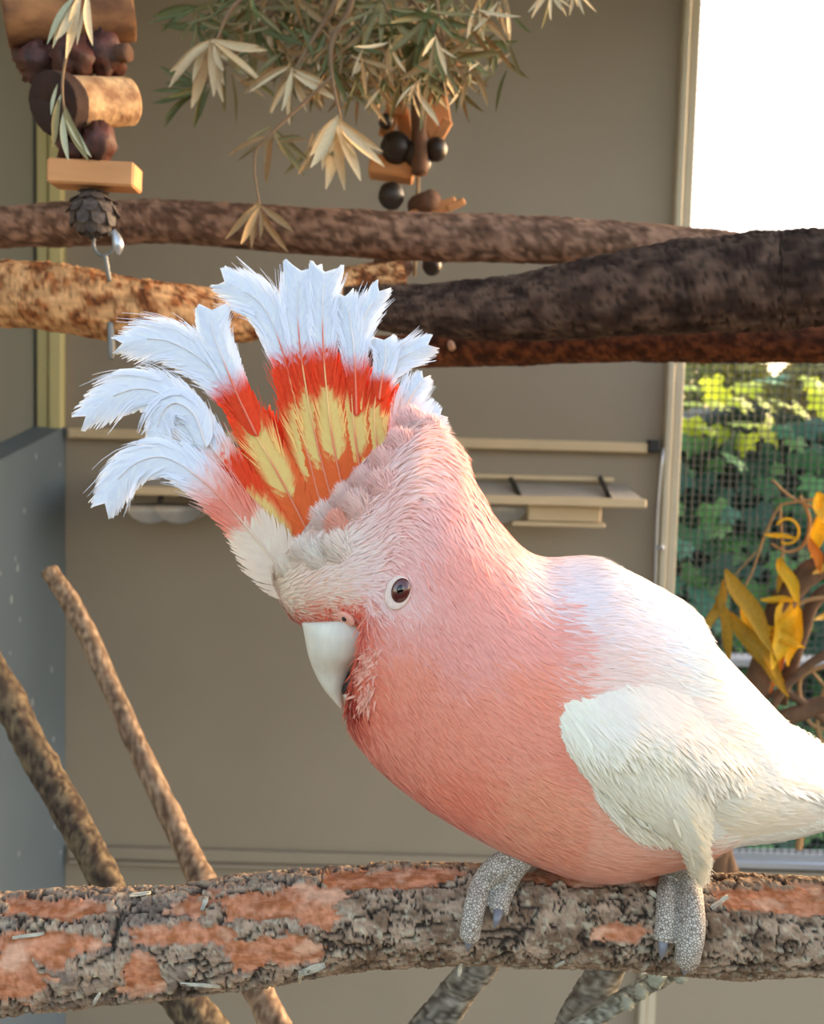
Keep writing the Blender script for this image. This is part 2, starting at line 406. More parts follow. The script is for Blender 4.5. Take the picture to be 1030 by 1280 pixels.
PB = BVHTree.FromPolygons([tuple(q) for q in perch_v.reshape(-1, 3)], [tuple(f) for f in grid_faces(*perch_v.shape[:2])])
# curled bark flakes and lichen bits on the perch
M_flake = mat('bark_flake', (205, 196, 172), 0.9, vary=0.3, vscale=200, bump=.4, bscale=300)
for (fx, fy, L_, ang, wdt) in ((390, 1212, 34, 20, 9), (375, 1222, 16, 80, 5), (250, 1232, 50, -4, 4), (175, 1118, 26, 8, 4), (255, 1130, 18, 70, 6),
                               (820, 1120, 20, -35, 6), (35, 1170, 40, 8, 4), (120, 1250, 20, 60, 5), (700, 1206, 14, 30, 4), (575, 1213, 16, 80, 5), (900, 1128, 26, 35, 6)):
    ca, sa = math.cos(math.radians(ang)), math.sin(math.radians(ang)); rows = []
    for i in range(5):
        tt = i / 4 - .5
        for j in (-1, 0, 1):
            ww_ = wdt * (1 - 1.4 * tt * tt) * (1 + .2 * random.uniform(-1, 1))
            X, Y_ = fx + ca * tt * L_ + sa * j * ww_ * .5, fy - sa * tt * L_ + ca * j * ww_ * .5
            o_ = CAM; dr = (P(X, Y_, 1) - CAM).normalized(); h = PB.ray_cast(o_, dr)
            q = (h[0] - dr * (0.0006 + .004 * tt * tt + .0012 * abs(j))) if h[0] else P(X, Y_, DP - .004)
            rows.append(q)
    top = [tuple(q) for q in rows]; bot = [tuple(q + (P(515, 640, 1) - CAM).normalized() * .0012) for q in rows]
    fs = []
    for i in range(4):
        for j in range(2):
            a_ = i * 3 + j; fs += [(a_, a_ + 1, a_ + 4, a_ + 3), (a_ + 18, a_ + 19, a_ + 16, a_ + 15)]
    rim = [0, 1, 2, 5, 8, 11, 14, 13, 12, 9, 6, 3]
    for k in range(12): fs.append((rim[k], rim[k] + 15, rim[(k + 1) % 12] + 15, rim[(k + 1) % 12]))
    mk('bark_flake', top + bot, fs, M_flake, perch)

BR1, BR2, BR3 = lin((172, 134, 110)), lin((112, 84, 66)), lin((56, 40, 32))
def brown_col(k, n3, fine, pk, plate, f):
    g = mixc(BR1, BR2, float(np.clip(0.5 + n3 * 1.6 + fine * .5, 0, 1)))
    return mixc(BR3, g, float(np.clip(.35 + k * .8, 0, 1)))
DK1, DK2 = lin((104, 82, 68)), lin((62, 46, 38))
def dark_col(k, n3, fine, pk, plate, f):
    g = mixc(DK1, DK2, float(np.clip(0.5 + n3 * 1.4 + (plate - .5) * .5, 0, 1)))
    return mixc(lin((30, 22, 18)), g, float(np.clip(.2 + k * .9, 0, 1)))
RB1, RB2 = lin((140, 84, 52)), lin((82, 48, 32))
def red_col(k, n3, fine, pk, plate, f):
    g = mixc(RB1, RB2, float(np.clip(0.5 + n3 * 1.4 + fine * .6, 0, 1)))
    return mixc(BR3, g, float(np.clip(.3 + k * .8, 0, 1)))
TN1, TN2, TN3 = lin((232, 178, 122)), lin((176, 106, 58)), lin((96, 58, 36))
def tan_col(k, n3, fine, pk, plate, f):
    m = float(np.clip(0.35 + n3 * 1.8 + fine * .8 + (f - .45) * .8, 0, 1))
    g = mixc(TN1, TN2, m); g = mixc(g, TN3, float(np.clip(fine * 2 + n3 * 1.5 - .25 + (f - .6) * 1.2, 0, 1)))
    return mixc(TN3, g, float(np.clip(.5 + k * .6, 0, 1)))
b1, _ = branch('upper_branch', [(-200, 300, .92, 24), (0, 285, .92, 25), (120, 280, .92, 27), (220, 278, .92, 26), (400, 290, .92, 28), (520, 296, .92, 29), (680, 300, .92, 28),
        (840, 308, .92, 24), (1000, 325, .92, 26), (1300, 345, .92, 26), (1700, 350, .92, 26)], 36, 300, brown_col, .07, .07, (.6, .8), 11, material=M_bark2)
tag(b1, 'thin brown branch running level behind the leafy sprig and hanging toys', 'branch')
b2, _ = branch('forked_branch', [(430, 384, .815, 24), (480, 385, .82, 28), (540, 388, .82, 32), (640, 385, .81, 40), (740, 373, .79, 50), (850, 360, .78, 57), (960, 352, .77, 60), (1060, 346, .76, 62), (1500, 335, .75, 66)],
        56, 260, dark_col, .06, .07, (.5, 1.3), 17, material=M_bark2)
tag(b2, 'thickest dark brown rough branch widening in front of the window', 'branch')
b3, _ = branch('lower_branch', [(380, 442, .90, 14), (520, 438, .90, 21), (640, 434, .90, 23), (770, 428, .90, 24), (900, 428, .90, 25), (1040, 430, .90, 24), (1500, 432, .90, 24)],
        36, 220, red_col, .07, .06, (.6, .8), 23, material=M_bark2)
tag(b3, 'reddish brown branch lying under the thickest dark branch', 'branch')
b4, _ = branch('peeled_branch', [(-160, 352, .78, 38), (0, 368, .78, 40), (70, 374, .78, 41), (150, 386, .785, 41), (230, 394, .80, 36), (310, 396, .83, 31), (400, 380, .875, 28), (440, 358, .89, 24), (505, 347, .895, 20)],
        48, 240, tan_col, .12, .06, (.6, .8), 29, material=M_bark2)
tag(b4, 'peeled tan and orange branch under the hanging log toy', 'branch')

def stick_col(c1, c2, c3):
    def fcol(k, n3, fine, pk, plate, f):
        g = mixc(c1, c2, float(np.clip(0.5 + n3 * 1.8 + fine * .8, 0, 1))); return mixc(c3, g, float(np.clip(.3 + k * .8, 0, 1)))
    return fcol
pale = stick_col(lin((184, 158, 128)), lin((128, 104, 82)), lin((84, 64, 50)))
darks = stick_col(lin((128, 112, 86)), lin((74, 62, 52)), lin((40, 32, 28)))
grey = stick_col(lin((150, 146, 132)), lin((92, 84, 70)), lin((50, 44, 38)))
s1, _ = branch('stick', [(62, 714, .95, 11), (95, 765, .93, 12), (135, 850, .90, 12), (175, 940, .86, 13), (225, 1045, .80, 15), (262, 1120, .75, 17), (300, 1200, .71, 17), (335, 1262, .68, 18), (370, 1330, .66, 19)], 20, 120, pale, .1, .06, (.6, .8), 31, material=M_bark2)
tag(s1, 'smooth pale stick leaning against the back, its cut tip near the tray', 'stick')
s2, _ = branch('stick', [(-60, 750, .84, 19), (0, 855, .80, 19), (60, 970, .76, 19), (105, 1050, .72, 19), (145, 1125, .68, 20), (200, 1215, .64, 22), (260, 1285, .62, 23), (300, 1340, .61, 23)], 24, 130, darks, .14, .10, (.6, .9), 37, material=M_bark2)
tag(s2, 'dark rough stick slanting in front of the speckled partition', 'stick')
s3, _ = branch('stick', [(640, 1150, .60, 20), (600, 1205, .60, 21), (560, 1255, .60, 22), (500, 1330, .60, 24)], 22, 60, grey, .12, .08, (.6, .9), 41, material=M_bark2)
tag(s3, 'short mossy stick slanting down under the cockatoo\'s breast', 'stick')
s4, _ = branch('stick', [(785, 1160, .60, 17), (765, 1200, .60, 19), (735, 1262, .60, 26), (700, 1330, .60, 28)], 22, 60, grey, .12, .08, (.6, .9), 43, material=M_bark2)
tag(s4, 'thicker mossy stick slanting down below the cockatoo\'s wing tip', 'stick')
M_lich = mat('lichen', (150, 154, 136), .95, bump=.6, bscale=300)
s5, _ = branch('stick', [(715, 1290, .57, 12), (770, 1255, .57, 11), (815, 1228, .57, 11), (850, 1212, .57, 8), (872, 1200, .57, 6)], 18, 60, stick_col(lin((170, 172, 156)), lin((110, 108, 92)), lin((60, 56, 46))), .2, .08, (.6, .9), 47, material=M_bark2)
tag(s5, 'small lichen covered twig crossing the thicker mossy stick', 'twig')
for (x_, y_, r_) in ((818, 1222, 9), (848, 1218, 8), (865, 1212, 6), (800, 1238, 7), (782, 1252, 7)):
    pts = px_pts([(x_, y_ - r_, .56, r_ * .4), (x_ + 1, y_ - r_ * .3, .558, r_), (x_ + 3, y_ + r_ * .6, .558, r_ * .9), (x_ + 5, y_ + r_ * 1.4, .56, r_ * .3)])
    tube('lichen_tuft', pts, M_lich, s5, 12, 14, .8, r_, 2.5)

# ------------------------------------------------------------------ the cockatoo
bird = thing('cockatoo', P(740, 1095, D0), 'pink and white cockatoo with raised red and yellow crest standing on the thick perch', 'bird')
M_body = mat('down', attr=True, rough=0.9, sheen=0.25, spec=0.15, vary=.04, vscale=600)
M_fea = mat('feather', attr=True, rough=0.8, spec=0.15, transl=0.22, sheen=0.2)
M_crest = mat('crest_vane', attr=True, rough=0.7, spec=0.2, transl=0.25)

# body loft: crown/back contour, belly/throat contour, half depth, depth centre (pixels of the bird plane)
SEC = [((1100, 990), (1100, 1018), 14, 0), ((1045, 950), (1050, 1026), 45, 0), ((985, 905), (975, 1042), 80, 0), ((905, 822), (900, 1052), 118, 0), ((868, 780), (866, 1066), 132, 0),
       ((838, 744), (834, 1078), 141, 0), ((745, 700), (742, 1092), 152, 0), ((668, 694), (652, 1066), 148, 2), ((617, 648), (562, 1020), 136, 5),
       ((588, 600), (492, 970), 124, 8), ((562, 552), (450, 925), 112, 10), ((518, 532), (437, 888), 104, 12), ((458, 584), (466, 842), 97, 14),
       ((402, 642), (440, 796), 78, 14), ((364, 688), (390, 782), 56, 12), ((345, 712), (366, 768), 30, 10), ((344, 735), (354, 750), 8, 8)]
rows = np.array([[*a, *b, h, z] for a, b, h, z in SEC], float)
NU, NV = 150, 96
L = crom(rows, NU); L[:, 4] = np.maximum(L[:, 4], 4)
th = np.linspace(0, 2 * math.pi, NV, endpoint=False)
def loft(L):
    T, Bm = L[:, 0:2], L[:, 2:4]; mid = (T + Bm) / 2; half = (T - Bm) / 2
    ct, s_ = np.cos(th), np.sin(th)
    xy = mid[:, None] + half[:, None] * ct[None, :, None]
    z = L[:, 5][:, None] + L[:, 4][:, None] * np.sign(s_) * np.abs(s_) ** 0.92
    return np.concatenate([xy, z[..., None]], 2)
BP = loft(L)
def pal(*kv):
    xy = np.array([k[:2] for k in kv], float); col = np.array([lin(k[2]) for k in kv])
    def f(x, y, s=1.0):
        d = (x[..., None] - xy[:, 0]) ** 2 + (y[..., None] - xy[:, 1]) ** 2 + 60
        w = d ** -2.0; w /= w.sum(-1, keepdims=True); return w @ col
    return f
SAL, SAL2, PNK, PNK2, PAL, CRM, WHT, COO = (246, 158, 132), (242, 166, 134), (244, 170, 158), (246, 190, 184), (250, 218, 214), (246, 226, 206), (240, 236, 226), (232, 232, 242)
body_col = pal((350, 720, CRM), (400, 690, (250, 228, 222)), (440, 690, (250, 226, 218)), (470, 640, (250, 205, 198)), (370, 750, CRM), (420, 735, (248, 222, 206)), (460, 715, PAL), (395, 772, (240, 150, 122)), (372, 776, (236, 130, 104)),
     (420, 758, (244, 176, 150)), (455, 768, (242, 146, 120)), (440, 785, (238, 130, 106)), (410, 782, (234, 120, 98)), (480, 770, PNK), (478, 735, PAL), (500, 700, PNK2), (540, 640, PNK2), (500, 590, PAL), (440, 630, PAL), (520, 540, PAL), (560, 570, PNK2),
     (590, 640, PNK2), (560, 700, PNK), (600, 720, PNK), (560, 780, PNK), (500, 820, SAL), (450, 830, (238, 130, 100)), (440, 880, (230, 120, 92)), (480, 900, SAL), (560, 880, SAL), (640, 830, SAL), (620, 760, PNK), (650, 720, PAL), (660, 780, (244, 168, 156)),
     (560, 960, (242, 146, 118)), (640, 960, SAL2), (640, 1030, SAL2), (700, 1060, SAL2), (780, 1070, (226, 146, 110)), (720, 980, SAL2), (680, 900, SAL), (830, 1060, (226, 150, 118)),
     (700, 730, (236, 224, 232)), (740, 760, (240, 222, 224)), (730, 810, (242, 208, 198)), (760, 720, COO), (820, 760, COO), (850, 820, WHT), (760, 840, (242, 222, 210)), (900, 850, COO), (950, 920, WHT), (1000, 980, WHT), (900, 960, WHT), (800, 900, WHT), (930, 1040, WHT), (1050, 990, WHT), (760, 950, WHT), (850, 1000, WHT))
cols = body_col(BP[..., 0], BP[..., 1])
W = Bn(BP)
Wc, fs = capped(W)
body = mk('body', Wc, fs, M_body, bird, cols=np.vstack([cols.reshape(-1, 3), cols[0, :1], cols[-1, :1]]))
BV = BVHTree.FromPolygons([tuple(q) for q in W.reshape(-1, 3)], [tuple(f) for f in grid_faces(NU, NV)])
VIEW = lambda x, y: (P(x, y, 1) - CAM).normalized()
def hit(x, y, bvh=None):
    h = (bvh or BV).ray_cast(CAM, VIEW(x, y)); return h[0], h[1]
def hitz(x, y, miss):            # distance along the view axis where a pixel meets the body
    h, n = hit(x, y)
    return -((np.array(h) - CAMn) @ R3n)[2] if h else miss

# feathers as fine barbs lying along the plumage flow
def barbs(name, p, t, n, ln, wd, lift, cols, parent, material, seg=3, droop=0.6):
    """p origins, t flow, n normals (world, N x 3), lengths and widths in m"""
    N = len(p); s = np.cross(n, t); s /= np.linalg.norm(s, axis=1)[:, None] + 1e-9
    V = np.zeros((N, seg * 2 + 1, 3)); 
    for k in range(seg):
        f = k / seg
        c = p + t * (ln * f)[:, None] + n * (ln * (lift * f - droop * lift * f * f))[:, None]
        w = wd * (0.55 + 1.0 * f - 1.25 * f * f)
        V[:, 2 * k] = c - s * w[:, None] / 2; V[:, 2 * k + 1] = c + s * w[:, None] / 2
    V[:, -1] = p + t * ln[:, None] + n * (ln * lift * (1 - droop))[:, None]
    K = seg * 2 + 1; base = np.arange(N)[:, None] * K
    tris = []
    for k in range(seg - 1):
        tris += [[2 * k, 2 * k + 1, 2 * k + 3], [2 * k, 2 * k + 3, 2 * k + 2]]
    tris.append([2 * seg - 2, 2 * seg - 1, 2 * seg])
    Fq = (base[:, :, None] + np.array(tris)[None]).reshape(-1, 3)
    cc = np.repeat(cols, K, 0)
    o = mk(name, V.reshape(-1, 3), Fq, material, parent, cols=cc); tag(o, kind='stuff'); return o
def loft_sample(N, umin, umax, jitter=True):
    du = np.gradient(W, axis=0); dv = np.roll(W, -1, 1) - np.roll(W, 1, 1)
    nn = np.cross(dv, du); nn /= np.linalg.norm(nn, axis=2)[..., None] + 1e-12
    cen = W.mean(1)[:, None]
    sgn = np.sign(((W - cen) * nn).sum(2).mean()); nn = nn * sgn
    tt = -du / (np.linalg.norm(du, axis=2)[..., None] + 1e-12)
    area = np.linalg.norm(du, axis=2) * np.linalg.norm(dv, axis=2)
    area[:int(umin * NU)] = 0; area[int(umax * NU):] = 0
    pr = area.ravel() / area.sum(); ix = rng.choice(NU * NV, N, p=pr)
    j = rng.normal(0, 1, (N, 3)) * 0.0012
    p = W.reshape(-1, 3)[ix]; n = nn.reshape(-1, 3)[ix]; t = tt.reshape(-1, 3)[ix]; q = BP.reshape(-1, 3)[ix]
    j -= n * (j * n).sum(1)[:, None]
    t = t + rng.normal(0, .16, (N, 3)); t -= n * (t * n).sum(1)[:, None]; t /= np.linalg.norm(t, axis=1)[:, None]
    return p + j, t, n, q
N = 130000
p, t, n, q = loft_sample(N, 0.02, 0.985)
fx = q[:, 0]; fy = q[:, 1]
size = np.clip(np.hypot(fx - 425, fy - 790) / 200, 0.30, 1.0)
ln = (0.0040 + 0.0058 * size) * rng.uniform(.7, 1.3, N)
lift = np.where(fx > 690, .07, .13) * rng.uniform(.5, 1.4, N)
crown = np.exp(-((fx - 450) ** 2 + (fy - 610) ** 2) / (2 * 55 ** 2)); lift = lift + crown * .45 * rng.uniform(0, 1, N)
nape = np.exp(-((fx - 590) ** 2 + (fy - 600) ** 2) / (2 * 40 ** 2)); lift = lift + nape * .25 * rng.uniform(0, 1, N)
cc = body_col(fx + rng.normal(0, 9, N), fy + rng.normal(0, 9, N)) * rng.uniform(.93, 1.06, (N, 1)); cc = np.clip(cc, 0, .93); cc = np.where((fx > 690)[:, None], cc ** .8, cc ** .98) * np.array([1.0, 1.0, .94])
barbs('plumage', p + n * .00015, t, n, ln, ln * .085 + .0003, lift, cc, body, M_fea)

# inflated feather masses: wing, scapulars
def closed(pts, n):
    p = np.array(pts, float); m = len(p); t = np.linspace(0, m, n, endpoint=False); i = t.astype(int); f = (t - i)[:, None]
    a, b, c, d = p[(i - 1) % m], p[i % m], p[(i + 1) % m], p[(i + 2) % m]
    return 0.5 * (2 * b + (c - a) * f + (2 * a - 5 * b + 4 * c - d) * f ** 2 + (3 * b - a - 3 * c + d) * f ** 3)
def patch(name, outline, centre, thick, colf, parent, miss=D0, nb=110, nr=16, bury=0.007, smooth=10, edge=0.0, flow=None, nbarb=0, blen=.012, twist=0, mlift=.04, fade=None):
    o = closed(outline, nb); c = np.array(centre, float)
    rr = np.linspace(1, 0.04, nr); xy = c + (o[None] - c) * rr[:, None, None]
    dep = np.array([[hitz(x, y, np.nan) for x, y in row] for row in xy])
    msk = np.isnan(dep); dep[msk] = miss
    raw = dep.copy()
    for _ in range(smooth):
        dep[0] = np.where(msk[0], dep[0], raw[0]); d2 = dep.copy(); d2[1:-1] = (dep[2:] + dep[:-2]) / 2
        d2 = (d2 + np.roll(dep, 1, 1) + np.roll(dep, -1, 1)) / 3; dep = dep * .4 + d2 * .6
    h = thick * (np.clip(1 - rr ** 2.4, 0, 1) ** .75)[:, None] + edge + 0 * dep
    if fade is not None: h = h * fade(xy[..., 0], xy[..., 1])
    front = np.zeros((nr, nb, 3)); back = np.zeros((nr, nb, 3))
    for i in range(nr):
        for j in range(nb):
            front[i, j] = P(xy[i, j, 0], xy[i, j, 1], dep[i, j] - h[i, j])
            back[i, j] = P(xy[i, j, 0], xy[i, j, 1], dep[i, j] + (bury * (1 - rr[i]) ** .5 if i else 0.0008))
    V = np.vstack([front.reshape(-1, 3), back.reshape(-1, 3)]); m = nr * nb
    f1 = grid_faces(nr, nb); f2 = grid_faces(nr, nb)[:, ::-1] + m
    fs = [tuple(f) for f in f1] + [tuple(f) for f in f2]
    fs += [(j, j + m, (j + 1) % nb + m, (j + 1) % nb) for j in range(nb)]
    fs += [tuple((nr - 1) * nb + j for j in range(nb)), tuple((nr - 1) * nb + m + j for j in range(nb))[::-1]]
    pxy = np.concatenate([xy.reshape(-1, 2)] * 2)
    ob = mk(name, V, fs, M_body, parent, cols=colf(pxy[:, 0], pxy[:, 1]))
    if nbarb:
        a = np.roll(front, -1, 1) - np.roll(front, 1, 1); b = np.gradient(front, axis=0)
        nn = np.cross(a, b); nn /= np.linalg.norm(nn, axis=2)[..., None] + 1e-12
        vd = CAMn - front; nn *= np.sign((nn * vd).sum(2))[..., None]
        area = np.linalg.norm(np.cross(a, b), axis=2); pr = area.ravel() / area.sum(); ix = rng.choice(m, nbarb, p=pr)
        jj = rng.normal(0, .0014, (nbarb, 3)); n_ = nn.reshape(-1, 3)[ix]; jj -= n_ * (jj * n_).sum(1)[:, None]
        p_ = front.reshape(-1, 3)[ix] + jj; fq = xy.reshape(-1, 2)[ix]
        fl = flow(fq[:, 0], fq[:, 1]); ang = np.arctan2(fl[1], fl[0]) + rng.normal(0, .10, nbarb)
        tw = (np.cos(ang)[:, None] * R3n[:, 0] - np.sin(ang)[:, None] * R3n[:, 1])
        tw = tw - n_ * (tw * n_).sum(1)[:, None]; tw /= np.linalg.norm(tw, axis=1)[:, None]
        cc = np.clip(colf(fq[:, 0], fq[:, 1]) * np.array([1.06, 1.03, .96]) * rng.uniform(.95, 1.04, (nbarb, 1)), 0, .95)
        ll = blen * rng.uniform(.6, 1.2, nbarb) * np.clip((1.05 - rr[ix // nb]) * 3.5, .18, 1)
        barbs('plumage', p_ + n_ * .0001, tw, n_, ll, ll * .12 + .0003, np.full(nbarb, mlift) * rng.uniform(.5, 1.5, nbarb), cc, ob, M_fea)
    return ob
wing_col = pal((700, 880, (244, 240, 226)), (760, 860, (242, 234, 224)), (820, 850, (242, 228, 218)), (860, 870, (240, 228, 218)), (800, 950, (240, 236, 220)), (740, 960, (240, 236, 220)), (870, 1080, (238, 232, 214)), (900, 950, (240, 236, 226)),
               (960, 930, (238, 236, 234)), (1020, 980, (240, 236, 228)), (930, 1030, (240, 234, 218)), (850, 1020, (240, 236, 220)))
back_col = pal((665, 705, (240, 218, 226)), (700, 760, (242, 220, 224)), (720, 800, (242, 214, 210)), (760, 720, COO), (820, 750, COO), (855, 775, (238, 234, 236)), (790, 800, (240, 228, 228)))
wfl = lambda x, y: (0.62 + 0 * x, 0.78 + 0 * y)
# rear wing feathers and tail first, they lie under the covert mass
patch('wing_primaries', [(850, 880), (915, 862), (965, 893), (1010, 918), (1080, 968), (1150, 1005), (1190, 1035), (1150, 1040), (1080, 1032), (1035, 1031), (1000, 1039), (955, 1047), (935, 1050), (908, 1046), (893, 1030), (880, 990)],
      (960, 975), .007, wing_col, bird, miss=D0 - .010, flow=lambda x, y: (.93 + 0 * x, .36 + 0 * y), nbarb=9000, blen=.011, smooth=25)
patch('underwing_fringe', [(735, 975), (760, 1000), (800, 1030), (840, 1052), (832, 1056), (800, 1050), (775, 1035), (752, 1008)], (785, 1024), .003, lambda x, y: wing_col(x, y) * .98, bird, flow=wfl, nbarb=500, blen=.01)
wing = patch('wing', [(693, 872), (725, 858), (775, 842), (830, 845), (885, 860), (940, 890), (985, 935), (975, 985), (930, 1005), (897, 1010), (893, 1040), (889, 1075), (878, 1103), (862, 1088), (842, 1060), (800, 1030), (758, 1000), (722, 962), (700, 918)],
      (825, 940), .010, wing_col, bird, miss=D0 - .030, flow=wfl, nbarb=26000, blen=.011, smooth=22,
      fade=lambda x, y: .04 + .96 * smooth01((y - np.interp(x, [693, 725, 775, 830, 885, 940, 985], [868, 854, 838, 841, 856, 886, 931])) / 95))
# far-side wing: the near one mirrored about the bird's middle plane
def mirror_part(src, name):
    me = src.data.copy(); c = np.array(WL[src.name]); v = np.zeros(len(me.vertices) * 3); me.vertices.foreach_get('co', v); v = v.reshape(-1, 3) + c
    loc = (v - CAMn) @ R3n; loc[:, 2] = -2 * D0 - loc[:, 2] ; loc[:, :2] *= 1.0
    v2 = loc @ R3n.T + CAMn; c2 = (v2.min(0) + v2.max(0)) / 2; me.vertices.foreach_set('co', (v2 - c2).ravel()); me.flip_normals(); me.update()
    o = bpy.data.objects.new(name, me); C.objects.link(o); setp(o, bird, c2); return o
mirror_part(wing, 'wing')

# tail feathers
M_tail = mat('tail_vane', (240, 234, 226), .7, transl=.2, vary=.05, vscale=60)
for k in range(7):
    a = (k - 3) / 3
    c0 = np.array([1010, 985, a * 22]); c1 = np.array([1330, 1098 + abs(a) * 6, a * 60]); V = []
    for i in range(13):
        f = i / 12; c_ = c0 + (c1 - c0) * f; w_ = 26 * min(1, .5 + f) * math.sqrt(max(0.02, 1 - max(0, (f - .85) / .15) ** 2))
        for j in (-1, -.5, 0, .5, 1):
            V.append(Bn([c_[0], c_[1] + 4 * abs(j) + k * 1.5, c_[2] + w_ * j]))
    V = np.array(V); o_ = mk('tail_feather', V, grid_faces(13, 5, False), M_tail, bird)
    md = o_.modifiers.new('t', 'SOLIDIFY'); md.thickness = .0006

# beak
M_beak = mat('beak_horn', (214, 206, 186), .45, vary=.10, vscale=300, stretch=(1, 1, .25), bump=.12, bscale=400, bdist=.0005)
M_mouth = mat('mouth_dark', (38, 24, 20), .6)
def loft_px(name, secs, m, parent, n=26, nv=28, pw=1.0, cols=None):
    L_ = crom(np.array([[*a, *b, h, z] for a, b, h, z in secs], float), n); L_[:, 4] = np.maximum(L_[:, 4], .8)
    t_ = np.linspace(0, 2 * math.pi, nv, endpoint=False); mid = (L_[:, 0:2] + L_[:, 2:4]) / 2; hf = (L_[:, 0:2] - L_[:, 2:4]) / 2
    xy = mid[:, None] + hf[:, None] * np.cos(t_)[None, :, None]; sn = np.sin(t_)
    z = L_[:, 5][:, None] + L_[:, 4][:, None] * (np.sign(sn) * np.abs(sn) ** pw)[None]
    Vv, f_ = capped(Bn(np.concatenate([xy, z[..., None]], 2))); return mk(name, Vv, f_, m, parent)
ZB = 48
loft_px('upper_beak', [((384, 772), (458, 766), 34, ZB + 10), ((387, 786), (469, 786), 36, ZB + 12), ((391, 808), (461, 808), 33, ZB + 10), ((398, 832), (445, 828), 26, ZB), ((409, 852), (435, 847), 18, ZB), ((421, 867), (432, 861), 10, ZB), ((430, 877), (433, 873), 3, ZB)], M_beak, bird, pw=.85)
loft_px('lower_beak', [((448, 815), (478, 830), 26, ZB - 4), ((438, 838), (462, 852), 22, ZB - 2), ((432, 853), (446, 866), 16, ZB), ((431, 860), (440, 868), 8, ZB)], M_beak, bird)
loft_px('mouth', [((452, 800), (470, 806), 30, ZB + 2), ((440, 824), (458, 834), 26, ZB + 2), ((432, 846), (444, 854), 20, ZB + 2), ((431, 856), (437, 859), 10, ZB + 2)], M_mouth, bird)
# cere with nostril
hp, hn = hit(430, 772)
M_cere = mat('cere_skin', (226, 160, 136), .7, bump=.3, bscale=900, bdist=.0004)
def disc_lump(name, x, y, rx, ry, rot, thick, m, parent, seed=0, back=.003, pull=0.0):
    p_, n_ = hit(x, y)
    if p_ is None: p_, n_ = P(x, y, D0 - .02), -VIEW(x, y)
    n_ = n_.normalized()
    if n_.dot(VIEW(x, y)) > 0: n_ = -n_
    p_ = p_ - VIEW(x, y) * pull
    X = R3 @ Vector((math.cos(rot), math.sin(rot), 0)); X = (X - n_ * X.dot(n_)).normalized(); Y_ = n_.cross(X)
    V = []; k = D0 / F
    for i in range(9):
        ph = math.pi * i / 8 * .97 + .03
        for j in range(22):
            an = 2 * math.pi * j / 22; r_ = math.sin(ph)
            V.append(tuple(p_ + X * rx * k * r_ * math.cos(an) + Y_ * ry * k * r_ * math.sin(an) + n_ * (thick if ph < math.pi / 2 else back) * math.cos(ph)))
    V2, f_ = capped(np.array(V).reshape(9, 22, 3)); return mk(name, V2, f_, m, parent), p_, n_
ce_, _, _ = disc_lump('cere', 432, 774, 13, 8, math.radians(-8), .0006, M_cere, bird, pull=.0040)
disc_lump('nostril', 431, 773, 3.4, 3.4, 0, .0014, M_mouth, ce_, pull=.0042)

# eye
M_ring = mat('eye_skin', (232, 206, 190), .7, bump=.4, bscale=1200, bdist=.0004, vary=.12, vscale=900)
M_iris = mat('iris', (84, 40, 34), .08, spec=.8)
M_pup = mat('pupil', (8, 6, 6), .05, spec=.9)
ring_, _, _ = disc_lump('eye_ring', 497, 741, 14.5, 20, math.radians(-20), .0007, M_ring, bird, pull=.0012)
eye_, _, _ = disc_lump('eye', 501, 738, 11, 15, math.radians(-18), .0022, M_iris, bird, pull=.0012)
disc_lump('pupil', 501, 737, 5.5, 7.5, math.radians(-18), .0026, M_pup, eye_, pull=.0014)

# short face bristles: red band at the beak base and cheek feathers over the lower beak
def face_barbs(name, spec, col, N):
    ps, ts, ns, ls, cs = [], [], [], [], []
    for _ in range(N):
        x0, y0, x1, y1, wob, dx, dy, l = spec[rng.integers(len(spec))]
        f = rng.uniform(); x = x0 + (x1 - x0) * f + rng.normal(0, wob); y = y0 + (y1 - y0) * f + rng.normal(0, wob)
        h_, n_ = hit(x, y)
        if h_ is None: continue
        if n_.dot(VIEW(x, y)) > 0: n_ = -n_
        d_ = R3 @ Vector((dx + rng.normal(0, .25), -(dy + rng.normal(0, .25)), 0)); d_ = (d_ - n_ * d_.dot(n_)).normalized()
        ps.append(h_); ts.append(d_); ns.append(n_); ls.append(l * D0 / F * rng.uniform(.6, 1.3)); cs.append(lin(col) * rng.uniform(.75, 1.15))
    a = lambda v: np.array(v, float); l_ = a(ls)
    barbs(name, a(ps), a(ts), a(ns), l_, l_ * .14 + .0002, np.full(len(l_), .28) * rng.uniform(.5, 1.5, len(l_)), np.clip(a(cs), 0, .9), body, M_fea)
face_barbs('bristles', [(368, 772, 410, 768, 3, -.2, .9, 11), (405, 764, 452, 758, 4, 0, .4, 10), (450, 762, 460, 782, 4, -.3, .6, 10)], (230, 104, 78), 260)
face_barbs('cheek_feathers', [(474, 806, 455, 850, 5, -.75, .55, 15), (464, 845, 452, 885, 5, -.5, .85, 20)], (252, 182, 158), 260)
face_barbs('chin_feathers', [(446, 868, 446, 892, 4, -.5, .9, 18)], (170, 50, 30), 160)

